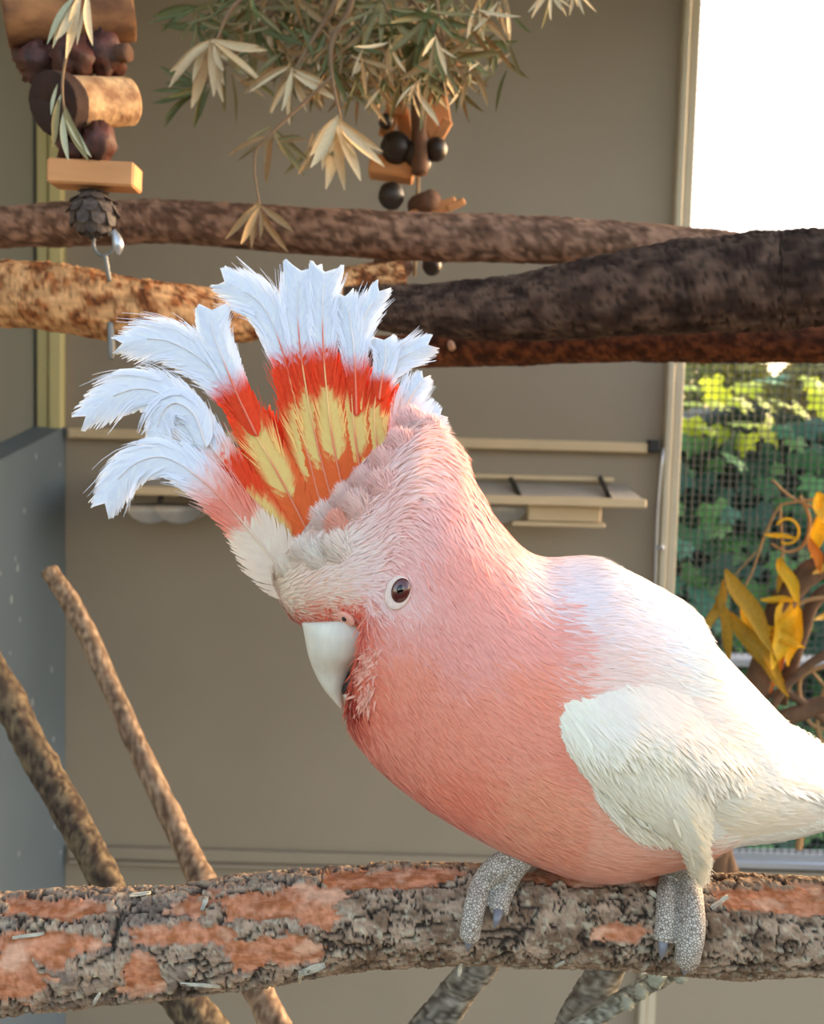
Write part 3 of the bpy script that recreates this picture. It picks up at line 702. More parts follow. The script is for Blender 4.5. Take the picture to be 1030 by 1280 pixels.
# crest feathers --------------------------------------------------------------
Wt, Pp, Sa, Re, Or, Ye, Cr = (236, 241, 250), (250, 220, 210), (244, 156, 130), (240, 78, 38), (244, 116, 56), (255, 216, 132), (248, 226, 200)
TIP = [(0, Or), (.24, Or), (.30, Ye), (.46, Ye), (.50, Re), (.64, Re), (.70, Wt), (1, Wt)]
def vane(name, ctrl, widths, z, stops, parent, sub=True, nb=130, wisp=.25, curl=0.0, ovl=True, lean=1.0, sd=0):
    r_ = np.random.default_rng(sd + 100); m = 60
    zz = np.array([z + (i / (len(ctrl) - 1)) ** 2 * curl for i in range(len(ctrl))])
    c = crom(np.column_stack([np.array(ctrl, float), zz]), m)
    tg = np.gradient(c, axis=0); sl = np.concatenate([[0], np.cumsum(np.linalg.norm(np.diff(c[:, :2], axis=0), axis=1))]); Ltot = sl[-1]; sl /= Ltot
    ws = np.interp(sl, np.linspace(0, 1, len(widths)), widths)
    def at(s): return np.array([np.interp(s, sl, c[:, k]) for k in range(3)])
    def tan(s):
        g = np.array([np.interp(s, sl, tg[:, k]) for k in range(3)]); return g / np.linalg.norm(g)
    sp = np.array([s for s, _ in stops]); sc = np.array([lin(k) for _, k in stops])
    yst = [s for s, k in stops if k == Ye]; yc, yh = ((yst[0] + yst[-1]) / 2, (yst[-1] - yst[0]) / 2 + .06) if yst else (9, 1)
    V = []; Fq = []; Cc = []
    for side in (-1, 1):
        for k in range(nb):
            s0 = (k + .5) / nb * .97; s0 += r_.normal(0, .15 / nb)
            al = math.radians(34 - 18 * s0) * r_.uniform(.93, 1.07)
            if k > nb * .95: al *= .6
            w = np.interp(min(1, s0 + .06), sl, ws) * r_.uniform(1 - wisp * (.4 + s0), 1.05)
            ln_ = min(w / math.sin(al) * .86, (1 - s0) * Ltot * 1.02 + 7 * r_.uniform(.4, 1))
            g = tan(s0); nrm = np.array([-g[1], g[0], 0]) * side; nrm /= np.linalg.norm(nrm) + 1e-9
            o0 = at(s0); bw = Ltot / nb * 2.2 + .8
            nsg = 5; base = len(V)
            for i in range(nsg + 1):
                f = i / nsg; a2 = al * (1.15 - .55 * f)
                s_here = min(.999, s0 + f * ln_ * math.cos(al) / Ltot * .95)
                g2 = tan(s_here) ; n2 = np.array([-g2[1], g2[0], 0]) * side; n2 /= np.linalg.norm(n2) + 1e-9
                over = max(0, s0 + f * ln_ * math.cos(al) / Ltot * .95 - .999) * Ltot
                ctr = at(s_here) + g2 * over + n2 * (w * (1 - (1 - f) ** 1.35)) + np.array([0, 0, -5.5 * f * f + r_.normal(0, .25)])
                hw = bw * (1 - .72 * f ** 3) * .5
                wdir = g2 * 1.0 - n2 * .25
                V += [ctr - wdir * hw, ctr + wdir * hw]
                sc_ = s_here + r_.normal(0, .012)
                col = np.array([np.interp(sc_, sp, sc[:, q_]) for q_ in range(3)])
                if ovl:
                    e_ = f * .9 - math.sqrt(max(0, 1 - ((sc_ - yc) / yh) ** 2)) * .52 if abs(sc_ - yc) < yh else 1
                    if abs(sc_ - yc) < yh * 1.1: col = mixc(lin(Ye), lin(Or) if sc_ < yc else lin(Re) * .5 + lin(Or) * .5, float(np.clip(e_ / .15 + .4, 0, 1)))
                Cc += [np.clip(col * r_.uniform(.94, 1.05), 0, .93)] * 2
            for i in range(nsg): b_ = base + 2 * i; Fq.append((b_, b_ + 1, b_ + 3, b_ + 2))
    for k in range(int(nb * .28)):              # loose free barbs along the edges
        side = r_.choice([-1, 1]); s0 = r_.uniform(.30, .86); w = np.interp(s0, sl, ws) * r_.uniform(.85, 1.2); ln_ = min(r_.uniform(38, 70), (1 - s0) * Ltot * .9); base = len(V)
        for i in range(6):
            f = i / 5; s_h = min(.99, s0 + f * ln_ / Ltot); g2 = tan(s_h); n2 = np.array([-g2[1], g2[0], 0]) * side; n2 /= np.linalg.norm(n2) + 1e-9
            ctr = at(s_h) + n2 * w * (.55 + .55 * f) + np.array([0, 0, 2.0]); hw = .8 * (1 - .8 * f)
            V += [ctr - n2 * hw, ctr + n2 * hw]; Cc += [np.array([np.interp(s_h, sp, sc[:, q_]) for q_ in range(3)])] * 2
        for i in range(5): b_ = base + 2 * i; Fq.append((b_, b_ + 1, b_ + 3, b_ + 2))
    o = mk(name, Bn(np.array(V)), np.array(Fq), M_crest, parent, cols=np.array(Cc))
    if sub:
        k = m - 6; cl = c[:k].copy(); cl[:, 2] += 1.2
        wpt = Bn(cl); rad = np.linspace(1.5, .45, k) * S0
        v_, _, _ = tube_arrays(np.column_stack([wpt, rad])[::4], 6, 30)
        cS = np.array([[np.interp(s_, sp, sc[:, q_]) for q_ in range(3)] for s_ in np.linspace(0, .9, 30)]) * .72 + lin((255, 225, 190)) * .28
        Vv, f_ = capped(v_); mk('shaft', Vv, f_, M_crest, o, cols=np.vstack([np.repeat(cS, 6, 0), cS[:1], cS[-1:]]))
    return o
CF = [
 # pale lowest feathers lying on the forehead
 ([(400, 742), (350, 705), (303, 648), (258, 602), (208, 572), (162, 588), (130, 637)], [34, 38, 27, 26, 26, 25, 14], 18, [(0, CRM), (.30, Cr), (.345, Cr), (.36, Sa), (.46, (244, 150, 124)), (.54, (250, 214, 206)), (.60, Wt), (1, Wt)], -6, False),
 ([(410, 740), (372, 700), (318, 626), (272, 568), (215, 500), (160, 488), (98, 526)], [16, 24, 24, 24, 28, 28, 12], 8, [(0, Or), (.16, Or), (.20, Ye), (.30, Ye), (.34, Re), (.46, Re), (.49, (250, 200, 180)), (.54, Wt), (1, Wt)], -8, True),
 ([(260, 560), (246, 520), (222, 505), (204, 520), (198, 550)], [10, 20, 20, 17, 12], 13, [(0, Wt), (1, Wt)], -4, False),
 ([(398, 690), (352, 600), (318, 540), (290, 490), (250, 448), (200, 424), (143, 430)], [18, 26, 26, 22, 30, 28, 10], 4, [(0, Or), (.20, Or), (.26, Ye), (.40, Ye), (.44, Re), (.57, Re), (.62, Wt), (1, Wt)], -6, True),
 ([(322, 545), (296, 490), (278, 445), (266, 412), (266, 385)], [8, 17, 21, 22, 18], 7, [(0, Re), (.35, Re), (.5, Wt), (1, Wt)], -3, False),
 ([(414, 680), (388, 580), (366, 490), (350, 430), (325, 378), (272, 346)], [16, 25, 24, 19, 29, 14], 0, [(0, Or), (.22, Or), (.28, Ye), (.42, Ye), (.47, Re), (.62, Re), (.67, Wt), (1, Wt)], -5, True),
 ([(425, 660), (398, 560), (382, 480), (374, 420), (372, 370), (378, 330)], [16, 24, 23, 16, 25, 24], 3, TIP, -4, True),
 ([(438, 650), (418, 560), (408, 480), (404, 420), (404, 370), (408, 333)], [16, 24, 23, 16, 22, 21], 6, TIP, -3, True),
 ([(462, 640), (446, 560), (440, 490), (444, 440), (456, 395), (478, 358)], [16, 23, 22, 15, 19, 11], 3, TIP, -4, True),
 ([(446, 520), (444, 460), (440, 415), (431, 368)], [8, 17, 19, 12], 5, [(0, Re), (.35, Re), (.5, Wt), (1, Wt)], -2, False),
 ([(486, 620), (472, 560), (468, 510), (478, 472), (502, 447), (540, 428)], [14, 21, 20, 15, 20, 10], 0, [(0, Or), (.22, Or), (.28, Ye), (.44, Ye), (.48, Re), (.62, Re), (.68, Wt), (1, Wt)], -4, True),
 ([(474, 500), (478, 470), (482, 445), (480, 424)], [8, 15, 17, 14], 4, [(0, Re), (.3, Re), (.45, Wt), (1, Wt)], -2, False),
 ([(506, 590), (502, 540), (508, 508), (520, 486), (530, 470)], [12, 18, 20, 16, 7], 2, [(0, Sa), (.4, PNK2), (.65, Pp), (.8, Wt), (1, Wt)], -3, False),
 ([(520, 590), (522, 555), (532, 530), (552, 518)], [16, 24, 22, 7], 6, [(0, PNK2), (.5, PAL), (.8, Wt), (1, Wt)], -3, False),
]
for i, (ctrl, ws_, z, stp, curl, ovl) in enumerate(CF):
    vane('crest_feather', ctrl, ws_, z, stp, bird, True, 190 if len(ctrl) > 5 else 100, .12, curl, ovl, sd=i)
ORS = [(0, Or), (.45, (222, 80, 30)), (.6, Or), (.8, Re), (1, Re)]
for i, (ctrl, ws_) in enumerate([([(405, 720), (360, 650), (325, 600), (300, 560)], [20, 26, 24, 6]), ([(400, 690), (372, 620), (346, 560), (330, 510)], [20, 26, 24, 6]), ([(415, 670), (395, 600), (376, 530), (360, 460)], [18, 26, 22, 6]),
         ([(430, 660), (412, 580), (396, 510), (388, 440)], [18, 26, 22, 5]), ([(450, 640), (434, 570), (426, 500), (424, 440)], [18, 25, 22, 5]), ([(474, 630), (462, 560), (458, 510), (462, 455)], [16, 22, 20, 5]), ([(492, 610), (488, 560), (486, 520), (492, 480)], [14, 20, 18, 5])]):
    vane('crest_feather', ctrl, ws_, -14 - (i % 2) * 6, ORS, bird, True, 70, .3, -4, False, sd=40 + i)
# rounded pink tufts at the foot of the crest
def tuft(x, y, r, col, sd):
    rr_ = np.random.default_rng(sd); Nn = 900; d = rr_.normal(0, 1, (Nn, 3)); d[:, 2] = np.abs(d[:, 2]) * .9; d /= np.linalg.norm(d, axis=1)[:, None]
    dep = hitz(x, y, D0); o_ = np.array(P(x, y, dep + .002)); k = D0 / F
    nw = d @ R3n.T; up = np.array(R3 @ Vector((-.55, .83, 0)))
    p_ = o_ + (d * np.array([.62, .62, .30])) @ R3n.T * (r * k); t_ = nw * .45 + up * .9 + rr_.normal(0, .15, (Nn, 3)); t_ /= np.linalg.norm(t_, axis=1)[:, None]
    n_ = nw - t_ * (nw * t_).sum(1)[:, None]; n_ /= np.linalg.norm(n_, axis=1)[:, None] + 1e-9
    ll = r * k * rr_.uniform(.35, .75, Nn)
    return p_, t_, n_, ll, np.clip(np.array([lin(col)]) * np.array([1.18, 1.10, 1.04]) * rr_.uniform(.93, 1.06, (Nn, 1)), 0, .95)
TU = [(412, 652, 24, (250, 222, 218)), (436, 628, 22, (250, 216, 212)), (462, 606, 22, (250, 210, 206)), (486, 582, 22, (248, 206, 202)), (386, 692, 22, (250, 228, 222)), (404, 700, 24, (250, 230, 224)), (430, 662, 24, (246, 186, 168)), (456, 640, 26, (250, 212, 206)),
      (505, 560, 22, (248, 204, 202)), (518, 532, 22, (248, 208, 208)), (484, 612, 24, (248, 206, 202)), (362, 712, 18, (250, 228, 218)), (430, 690, 26, (250, 228, 222)), (538, 540, 20, (248, 206, 206))]
tp = [tuft(x, y, r, c, 300 + i) for i, (x, y, r, c) in enumerate(TU)]
pT, tT, nT, lT, cT = (np.concatenate([q_[k] for q_ in tp]) for k in range(5))
barbs('crown_tufts', pT, tT, nT, lT, lT * .07 + .0002, np.full(len(lT), .15), cT, body, M_fea)

# feet
def feet_col(v):
    return np.array([lin((205, 196, 178))] * len(v))
m_ = bpy.data.materials.new('scaly_skin'); m_.use_nodes = True; t_ = m_.node_tree
b_ = t_.nodes['Principled BSDF']; b_.inputs['Roughness'].default_value = .75
vo = t_.nodes.new('ShaderNodeTexVoronoi'); vo.inputs['Scale'].default_value = 820; vo.feature = 'DISTANCE_TO_EDGE'
tc = t_.nodes.new('ShaderNodeTexCoord'); t_.links.new(tc.outputs['Object'], vo.inputs['Vector'])
cr_ = t_.nodes.new('ShaderNodeValToRGB'); cr_.color_ramp.elements[0].position = .02; cr_.color_ramp.elements[0].color = (*lin((104, 92, 78)), 1)
cr_.color_ramp.elements[1].position = .22; cr_.color_ramp.elements[1].color = (*lin((196, 188, 172)), 1)
bp = t_.nodes.new('ShaderNodeBump'); bp.inputs['Strength'].default_value = .8; bp.inputs['Distance'].default_value = .0006
t_.links.new(vo.outputs['Distance'], cr_.inputs[0]); t_.links.new(cr_.outputs[0], b_.inputs['Base Color'])
t_.links.new(vo.outputs['Distance'], bp.inputs['Height']); t_.links.new(bp.outputs[0], b_.inputs['Normal'])
M_foot = m_
M_claw = mat('claw_horn', (112, 112, 116), .35)
def toe_pts(pts, top_dep):
    out = []
    for i, (x, y, r) in enumerate(pts):
        h_, _ = hit(x, y, PB); k = D0 / F
        if h_ is None or y < 1092: d_ = top_dep
        else: d_ = -((np.array(h_) - CAMn) @ R3n)[2] - r * k * .55
        out.append([*P(x, y, d_), r * k])
    return out
def foot(label, ankle, toes, shank):
    root = None
    meshes = []
    V, Fs_ = [], []
    for tpx in toes:
        w = np.array(toe_pts(tpx, ankle[2])); v_, d_, c_ = tube_arrays(w, 14, 60)
        s_ = np.linspace(0, 1, 60); ridge = 1 + .07 * np.sin(s_ * math.pi * 2 * 11) ** 2 + .10 * np.exp(-((s_ - .93) / .05) ** 2)
        v_ = c_[:, None] + (v_ - c_[:, None]) * ridge[:, None, None]
        vv, ff = capped(v_); b0 = len(V); V += list(vv); Fs_ += [tuple(i + b0 for i in f) for f in ff]
    for tpts in shank:
        v_, d_, c_ = tube_arrays(np.array(tpts), 14, 30); vv, ff = capped(v_); b0 = len(V); V += list(vv); Fs_ += [tuple(i + b0 for i in f) for f in ff]
    o = mk('foot', V, Fs_, M_foot, bird)
    md = o.modifiers.new('r', 'REMESH'); md.mode = 'VOXEL'; md.voxel_size = .0007; md.use_smooth_shade = True
    sm = o.modifiers.new('s', 'SMOOTH'); sm.iterations = 3; sm.factor = .4
    for tpx in toes:
        w = np.array(toe_pts(tpx, ankle[2])); e, e2 = w[-1, :3], w[-2, :3]; g = e - e2; g /= np.linalg.norm(g); r_ = w[-1, 3]
        vd = np.array(VIEW(tpx[-1][0], tpx[-1][1]))
        tube('claw', [(*(e - g * r_ * .3 - vd * r_ * .2), r_ * .62), (*(e + g * r_ * .7 - vd * r_ * .35), r_ * .5), (*(e + g * r_ * 1.35), r_ * .28), (*(e + g * r_ * 1.9 + vd * r_ * .5), r_ * .06)], M_claw, o, 10, 10)
    return o
k = D0 / F
def shank(ax, ay, d, rear):
    a_ = P(ax, ay, d); out = [[(*P(ax + 8, ay - 40, d + .004), 20 * k), (*P(ax + 3, ay - 18, d), 17 * k), (*P(ax, ay + 8, d), 15 * k)]]
    for (rx, ry) in rear:    # hind toes over the far side of the perch
        out.append([(*P(ax, ay, d), 13 * k), (*P(ax + rx * .4, 1080, d + .018), 13 * k), (*P(ax + rx, 1110, D0 + .030), 12 * k), (*P(ax + rx, 1150, D0 + .031), 11 * k), (*P(ax + rx, 1180, D0 + .027), 9 * k)])
    return out
dL = D0 - .012
foot('l', (640, 1078, dL), [[(648, 1072, 15), (622, 1084, 15), (603, 1105, 14), (594, 1132, 13), (589, 1158, 12.5), (587, 1172, 11)], [(655, 1074, 13), (642, 1088, 13), (634, 1106, 12), (627, 1124, 11.5), (623, 1141, 10.5)]], shank(652, 1072, dL, [(-22, 0), (18, 0)]))
dR = D0 - .014
foot('r', (850, 1085, dR), [[(848, 1072, 13), (838, 1092, 12), (833, 1120, 11.5), (832, 1150, 12), (829, 1177, 11)], [(856, 1072, 14), (860, 1098, 15), (864, 1130, 15), (865, 1160, 15.5), (861, 1185, 15.5), (858, 1202, 13)]], shank(852, 1070, dR, [(-20, 0), (18, 0)]))
for o in list(C.objects):
    if o.name.startswith('foot'): o['label'] = 'grey scaly foot gripping the bark'

# ------------------------------------------------------------------ hanging toys
M_logend = mat('log_end_dark', (58, 36, 28), .9, bump=.5, bscale=120, vary=.4, vscale=80)
M_cork = mat('cork_bark', (214, 178, 132), .9, bump=.8, bscale=160, col2=(150, 110, 78), vscale=90)
M_logbark = mat('log_bark_brown', (150, 108, 70), .9, bump=.6, bscale=120, col2=(96, 64, 44), vscale=60, stretch=(.4, 1, 1))
M_pine = mat('pine_block', (222, 160, 104), .7, vary=.18, vscale=60, stretch=(.15, 1, 1))
M_pod = mat('seed_pod', (62, 38, 32), .6, bump=.5, bscale=150, col2=(96, 52, 42), vscale=90)
M_cone = mat('grey_cone', (96, 84, 76), .7, bump=.5, bscale=200, col2=(56, 48, 44), vscale=120)
M_cord = mat('cord', (150, 130, 100), .9)
M_chip = mat('wood_chip', (212, 150, 96), .8, vary=.2, vscale=60)
M_stub = mat('stub_end', (222, 182, 150), .8)
M_dark = mat('dark_bead', (44, 36, 32), .45)
M_brn = mat('brown_stick', (110, 80, 62), .9, bump=.5, bscale=150, vary=.3, vscale=60)
def cyl(name, p0, p1, r0, r1, m, parent, rough=.05, nr=22, sd=0, endm=None, bev=.12):
    p0, p1 = Vector(p0), Vector(p1); d = p1 - p0; q = lambda f, r: (*(p0 + d * f), r)
    o = tube(name, [q(0, r0 * .9), q(.02, r0), q(.5, (r0 + r1) / 2), q(.98, r1), q(1, r1 * .9)], m, parent, nr, 18, rough, sd, 1.3)
    if endm:
        o.data.materials.append(endm); vs_ = len(o.data.vertices)
        for f in o.data.polygons:
            if max(f.vertices) >= vs_ - 2 or min(f.vertices) < nr: f.material_index = 1
    return o
def blob(name, c, rx, ry, rz, m, parent, rough=.12, sd=0):
    c = Vector(c); V = []
    for i in range(12):
        ph = math.pi * (i + .25) / 11.5
        for j in range(18):
            an = 2 * math.pi * j / 18; d_ = Vector((math.sin(ph) * math.cos(an), math.sin(ph) * math.sin(an), math.cos(ph)))
            s_ = 1 + rough * fbm(d_ * 2.4 + Vector((sd, sd * 2, 0)), 3); V.append((c.x + d_.x * rx * s_, c.y + d_.y * ry * s_, c.z + d_.z * rz * s_))
    Vv, f_ = capped(np.array(V).reshape(12, 18, 3)); return mk(name, Vv, f_, m, parent)
DT = .72; kt = DT / F
toy = thing('hanging_log_toy', P(112, 120, DT), 'hanging bird toy of log slices, cork, seed pods and a flat timber block', 'bird toy')
tube('cord', [(*P(104, -520, DT), .0018), (*P(108, -100, DT), .0018), (*P(112, 120, DT), .0018), (*P(118, 262, DT), .0018)], M_cord, toy, 8, 20)
cyl('log', P(8, 20, DT - .016), P(162, 18, DT + .012), 36 * kt, 33 * kt, M_logbark, toy, .06, endm=M_logend, sd=1)
blob('seed_pod', P(48, 78, DT - .006), 28 * kt, 24 * kt, 24 * kt, M_pod, toy, .5, 1)
blob('seed_pod', P(92, 72, DT - .012), 26 * kt, 26 * kt, 26 * kt, M_pod, toy, .5, 2)
blob('seed_pod', P(130, 68, DT - .002), 26 * kt, 26 * kt, 25 * kt, M_pod, toy, .5, 3)
cyl('stub', P(128, 70, DT), P(160, 66, DT - .008), 12 * kt, 11 * kt, M_brn, toy, .05, endm=M_logbark)
cyl('cork_log', P(78, 130, DT - .020), P(160, 127, DT + .014), 33 * kt, 30 * kt, M_cork, toy, .06, endm=M_cork, sd=5)
cyl('log_slice', P(66, 130, DT - .030), P(82, 130, DT - .0195), 37 * kt, 37 * kt, M_logend, toy, .05, sd=6)
blob('seed_pod', P(95, 182, DT - .004), 26 * kt, 22 * kt, 20 * kt, M_pod, toy, .5, 4)
blob('seed_pod', P(122, 178, DT - .012), 20 * kt, 20 * kt, 24 * kt, M_pod, toy, .5, 5)
Mrot = R3 @ Matrix.Rotation(math.radians(3), 3, 'Z')
box('timber_block', P(119, 220, DT - .004), 107 * kt, 40 * kt, 30 * kt, M_pine, toy, Matrix(((1, 0, 0), (0, 1, 0), (0, 0, 1))) @ Matrix.Rotation(math.radians(1.5), 3, 'Y'), .0015)
cone = blob('pine_cone', P(117, 266, DT - .006), 27 * kt, 27 * kt, 27 * kt, M_cone, toy, .05, 7)
cc0 = P(117, 266, DT - .006)
for i in range(6):
    for j in range(9):
        ph = math.radians(22 + i * 26); an = 2 * math.pi * (j + .5 * (i % 2)) / 9
        d_ = Vector((math.sin(ph) * math.cos(an), math.sin(ph) * math.sin(an), math.cos(ph))); e1 = d_.cross(Vector((0, 0, 1))).normalized(); e2 = Vector((0, 0, -1)) - d_ * d_.dot(Vector((0, 0, -1))); e2.normalize()
        b0 = cc0 + d_ * 25 * kt; w_ = 10 * kt * (.5 + .5 * math.sin(ph))
        V = [b0 - e1 * w_ - e2 * w_ * .6, b0 + e1 * w_ - e2 * w_ * .6, b0 + e1 * w_ * .7 + e2 * w_ + d_ * 5 * kt, b0 - e1 * w_ * .7 + e2 * w_ + d_ * 5 * kt, b0 + e2 * w_ * 1.3 + d_ * 6 * kt, b0 - d_ * 4 * kt]
        mk('scale', [tuple(v) for v in V], [(0, 1, 2, 4, 3), (1, 0, 5), (2, 1, 5), (4, 2, 5), (3, 4, 5), (0, 3, 5)], M_cone, cone, smooth=False)
rp = [(*P(130 + 13 * math.cos(a_), 304 + 16 * math.sin(a_), DT - .006), .0012) for a_ in np.linspace(-1.6, 4.4, 18)]
tube('metal_ring', rp, M_steel, toy, 8, 40)
tube('bell', [(*P(142, 288, DT - .010), 3 * kt), (*P(146, 298, DT - .010), 6 * kt), (*P(148, 308, DT - .010), 6.5 * kt), (*P(148, 318, DT - .010), 2 * kt)], M_alu, toy, 12, 14)
tube('clip', [(*P(131, 318, DT - .008), 3 * kt), (*P(134, 335, DT - .006), 3.2 * kt), (*P(137, 352, DT - .004), 2.5 * kt)], M_steel, toy, 10, 10)
hk = tube('eye_bolt', px_pts([(138, 400, .765, 4), (139, 425, .765, 5), (139, 440, .765, 5), (139, 450, .765, 3)]), M_steel, None, 10, 12); tag(hk, 'small metal bolt sticking out below the peeled tan branch', 'bolt')
hk2 = tube('eye_bolt', px_pts([(563, 428, .888, 4), (564, 432, .884, 5), (566, 436, .882, 4)]), M_stub, None, 10, 10); tag(hk2, 'tiny pale peg sticking out of the reddish branch', 'peg')

DU = 1.02; ku = DU / F
toy2 = thing('hanging_chip_toy', P(522, 180, DU), 'hanging bird toy of dark beads, orange wood chips and sticks behind the thin branch', 'bird toy')
tube('cord', [(*P(530, -420, DU), .002), (*P(528, 0, DU), .002), (*P(524, 180, DU), .002), (*P(518, 345, DU), .002)], M_cord, toy2, 8, 20)
for (x_, y_, a_, l_, w_) in ((548, 62, 80, 70, 20), (562, 100, 55, 46, 18), (548, 128, 100, 60, 24), (535, 148, 110, 54, 16), (552, 165, 60, 34, 14), (500, 120, 85, 50, 20), (487, 150, 75, 44, 18), (510, 70, 95, 50, 16), (505, 155, 100, 40, 18), (542, 262, 18, 60, 15), (570, 256, 24, 24, 9)):
    mrot = R3 @ Matrix.Rotation(math.radians(a_), 3, 'Z')
    V, f_ = box_arrays(P(x_, y_, DU - random.uniform(.0, .02)), l_ * ku, w_ * ku, 6 * ku, mrot, .0015); mk('wood_chip', V, f_, M_chip, toy2, smooth=False)
for (x_, y_, r_) in ((548, 98, 15), (505, 108, 13), (489, 105, 10), (495, 185, 19), (520, 192, 16), (545, 187, 14), (482, 152, 9), (489, 245, 16), (540, 332, 12), (527, 205, 12)):
    blob('bead', P(x_, y_, DU - .016), r_ * ku, r_ * ku, r_ * ku * 1.08, M_dark, toy2, .06, x_)
cyl('stick', P(522, 90, DU - .022), P(525, 215, DU - .022), 9 * ku, 10 * ku, M_brn, toy2, .1, 14)
mrot = R3 @ Matrix.Rotation(math.radians(-8), 3, 'Z')
V, f_ = box_arrays(P(490, 212, DU - .004), 56 * ku, 24 * ku, 30 * ku, mrot, .002); mk('timber_block', V, f_, M_pine, toy2, smooth=False)
cyl('stub', P(522, 258, DU + .01), P(540, 249, DU - .025), 14 * ku, 12 * ku, M_brn, toy2, .06, endm=M_stub)
cyl('stub', P(480, 338, DU + .01), P(503, 334, DU - .025), 19 * ku, 14 * ku, M_brn, toy2, .06, endm=M_stub)

# ------------------------------------------------------------------ leaves
def leaf_mesh(name, L, w, m, fold=.25, bend=.2, seed=0, n=7, taper=1.0):
    r_ = random.Random(seed); V = []; f_ = []
    for i in range(n + 1):
        t = i / n; ww = w * (math.sin(math.pi * min(.985, max(.03, t ** taper))) ** .8) * .5
        z = bend * L * t * t; sx = .04 * L * math.sin(t * 3 + seed) + (.03 * L * math.sin(t * 9 + seed * 2) if w > .3 else 0)
        for j in (-1, 0, 1): V.append((sx + j * ww, t * L, z + abs(j) * ww * fold))
    top = len(V); V += [(x_, y_, z_ - .0004) for x_, y_, z_ in V]
    for i in range(n):
        for j in range(2):
            a = i * 3 + j; f_ += [(a, a + 1, a + 4, a + 3), (a + 3 + top, a + 4 + top, a + 1 + top, a + top)]
    rim = [i * 3 for i in range(n + 1)] + [n * 3 + 1] + [i * 3 + 2 for i in range(n, -1, -1)] + [1]
    for k_ in range(len(rim)): a, b = rim[k_], rim[(k_ + 1) % len(rim)]; f_.append((a, a + top, b + top, b))
    me = bpy.data.meshes.new(name); me.from_pydata(V, [], f_); me.update(); me.materials.append(m)
    me.polygons.foreach_set('use_smooth', np.ones(len(me.polygons), bool)); return me
LT = .84
M_lc = mat('leaf_cream', (226, 208, 168), .75, transl=.15, vary=.15, vscale=40)
M_lt = mat('leaf_tan', (178, 148, 104), .8, transl=.15, vary=.2, vscale=40)
M_lo = mat('leaf_olive', (150, 142, 98), .7, transl=.2, vary=.2, vscale=40)
M_lg = mat('leaf_green', (116, 126, 80), .6, transl=.2, vary=.2, vscale=40)
M_lp = mat('leaf_palegreen', (196, 198, 164), .65, transl=.15, vary=.1, vscale=40)
M_twig = mat('twig', (130, 106, 80), .9, bump=.4, bscale=200)
UN = {}
for nm, m in (('c', M_lc), ('t', M_lt), ('o', M_lo), ('g', M_lg), ('p', M_lp)):
    UN[nm] = [leaf_mesh('leaf', 1.0, .115 + .02 * s, m, .3, b_, s) for s, b_ in ((0, .1), (1, -.15), (2, .25))]
    for me_ in UN[nm]:
        for v_ in me_.vertices:
            pass
def put_leaf(x, y, d, ang, ln, kind, parent, tilt=None, wide=1.0):
    """ang: image direction in degrees, 0 right, 90 down"""
    a = math.radians(ang); yax = R3 @ Vector((math.cos(a), -math.sin(a), 0)); tl = random.uniform(-.5, .5) if tilt is None else tilt
    zc = R3 @ Vector((0, 0, 1)); yax = (yax * math.cos(tl) + zc * math.sin(tl)).normalized()
    xr = yax.cross(zc).normalized(); zz = xr.cross(yax); ro = random.uniform(-.7, .7)
    xr2 = xr * math.cos(ro) + zz * math.sin(ro); zz2 = xr2.cross(yax)
    k_ = ln * d / F; kx = k_ * wide
    M = Matrix(((xr2.x * kx, yax.x * k_, zz2.x * k_, 0), (xr2.y * kx, yax.y * k_, zz2.y * k_, 0), (xr2.z * kx, yax.z * k_, zz2.z * k_, 0), (0, 0, 0, 1)))
    M.translation = P(x, y, d); return inst('leaf', random.choice(UN[kind]), M, parent)
spray = thing('leafy_spray', P(470, -60, LT), 'hanging dried bottlebrush spray with cream and olive narrow leaves', 'foliage')
nleaf = 0
def twig(pts, r0, r1, parent, m=M_twig):
    n_ = len(pts); tube('twig', [(*P(x, y, d), (r0 + (r1 - r0) * i / (n_ - 1)) * d / F) for i, (x, y, d) in enumerate(pts)], m, parent, 7, 6 * n_, .1, pts[0][0], 1)
def cluster(x, y, d, dirn, spread, n, l0, l1, kinds, parent, along=0, wide=1.0):
    for i in range(n):
        f = (i + .5) / n - .5; a = dirn + spread * f + random.uniform(-8, 8); bk = random.uniform(0, along)
        put_leaf(x - math.cos(math.radians(dirn)) * bk + random.uniform(-3, 3), y - math.sin(math.radians(dirn)) * bk + random.uniform(-3, 3), d + random.uniform(-.012, .012), a, random.uniform(l0, l1), random.choice(kinds), parent, wide=wide)
H = (470, -150, LT)
twig([H, (400, -60, LT), (300, 0, LT - .02), (268, 55, LT - .03)], 5, 2, spray); cluster(268, 55, LT - .03, 75, 150, 13, 55, 85, 'ccccp', spray, 8, 1.25)
twig([H, (430, -20, LT), (385, 60, LT - .01), (366, 92, LT - .02)], 5, 2, spray); cluster(366, 92, LT - .02, 85, 150, 10, 45, 75, 'cct', spray, 10)
twig([H, (440, 0, LT - .01), (416, 50, LT - .02), (415, 95, LT - .03), (426, 150, LT - .03)], 5, 1.6, spray); cluster(426, 150, LT - .03, 90, 110, 11, 55, 92, 'cccc', spray, 6, 1.25)
twig([H, (380, -30, LT + .02), (290, 70, LT + .03), (238, 118, LT + .03)], 5, 1.6, spray); cluster(240, 116, LT + .03, 160, 110, 12, 35, 66, 'ggg', spray, 30)
twig([(416, 95, LT - .03), (335, 170, LT - .03), (318, 200, LT - .03), (325, 262, LT - .035)], 2.5, 1.2, spray); cluster(325, 264, LT - .035, 92, 90, 7, 45, 72, 'tct', spray, 12)
cluster(345, 180, LT - .01, 80, 200, 10, 35, 70, 'tto', spray, 30)
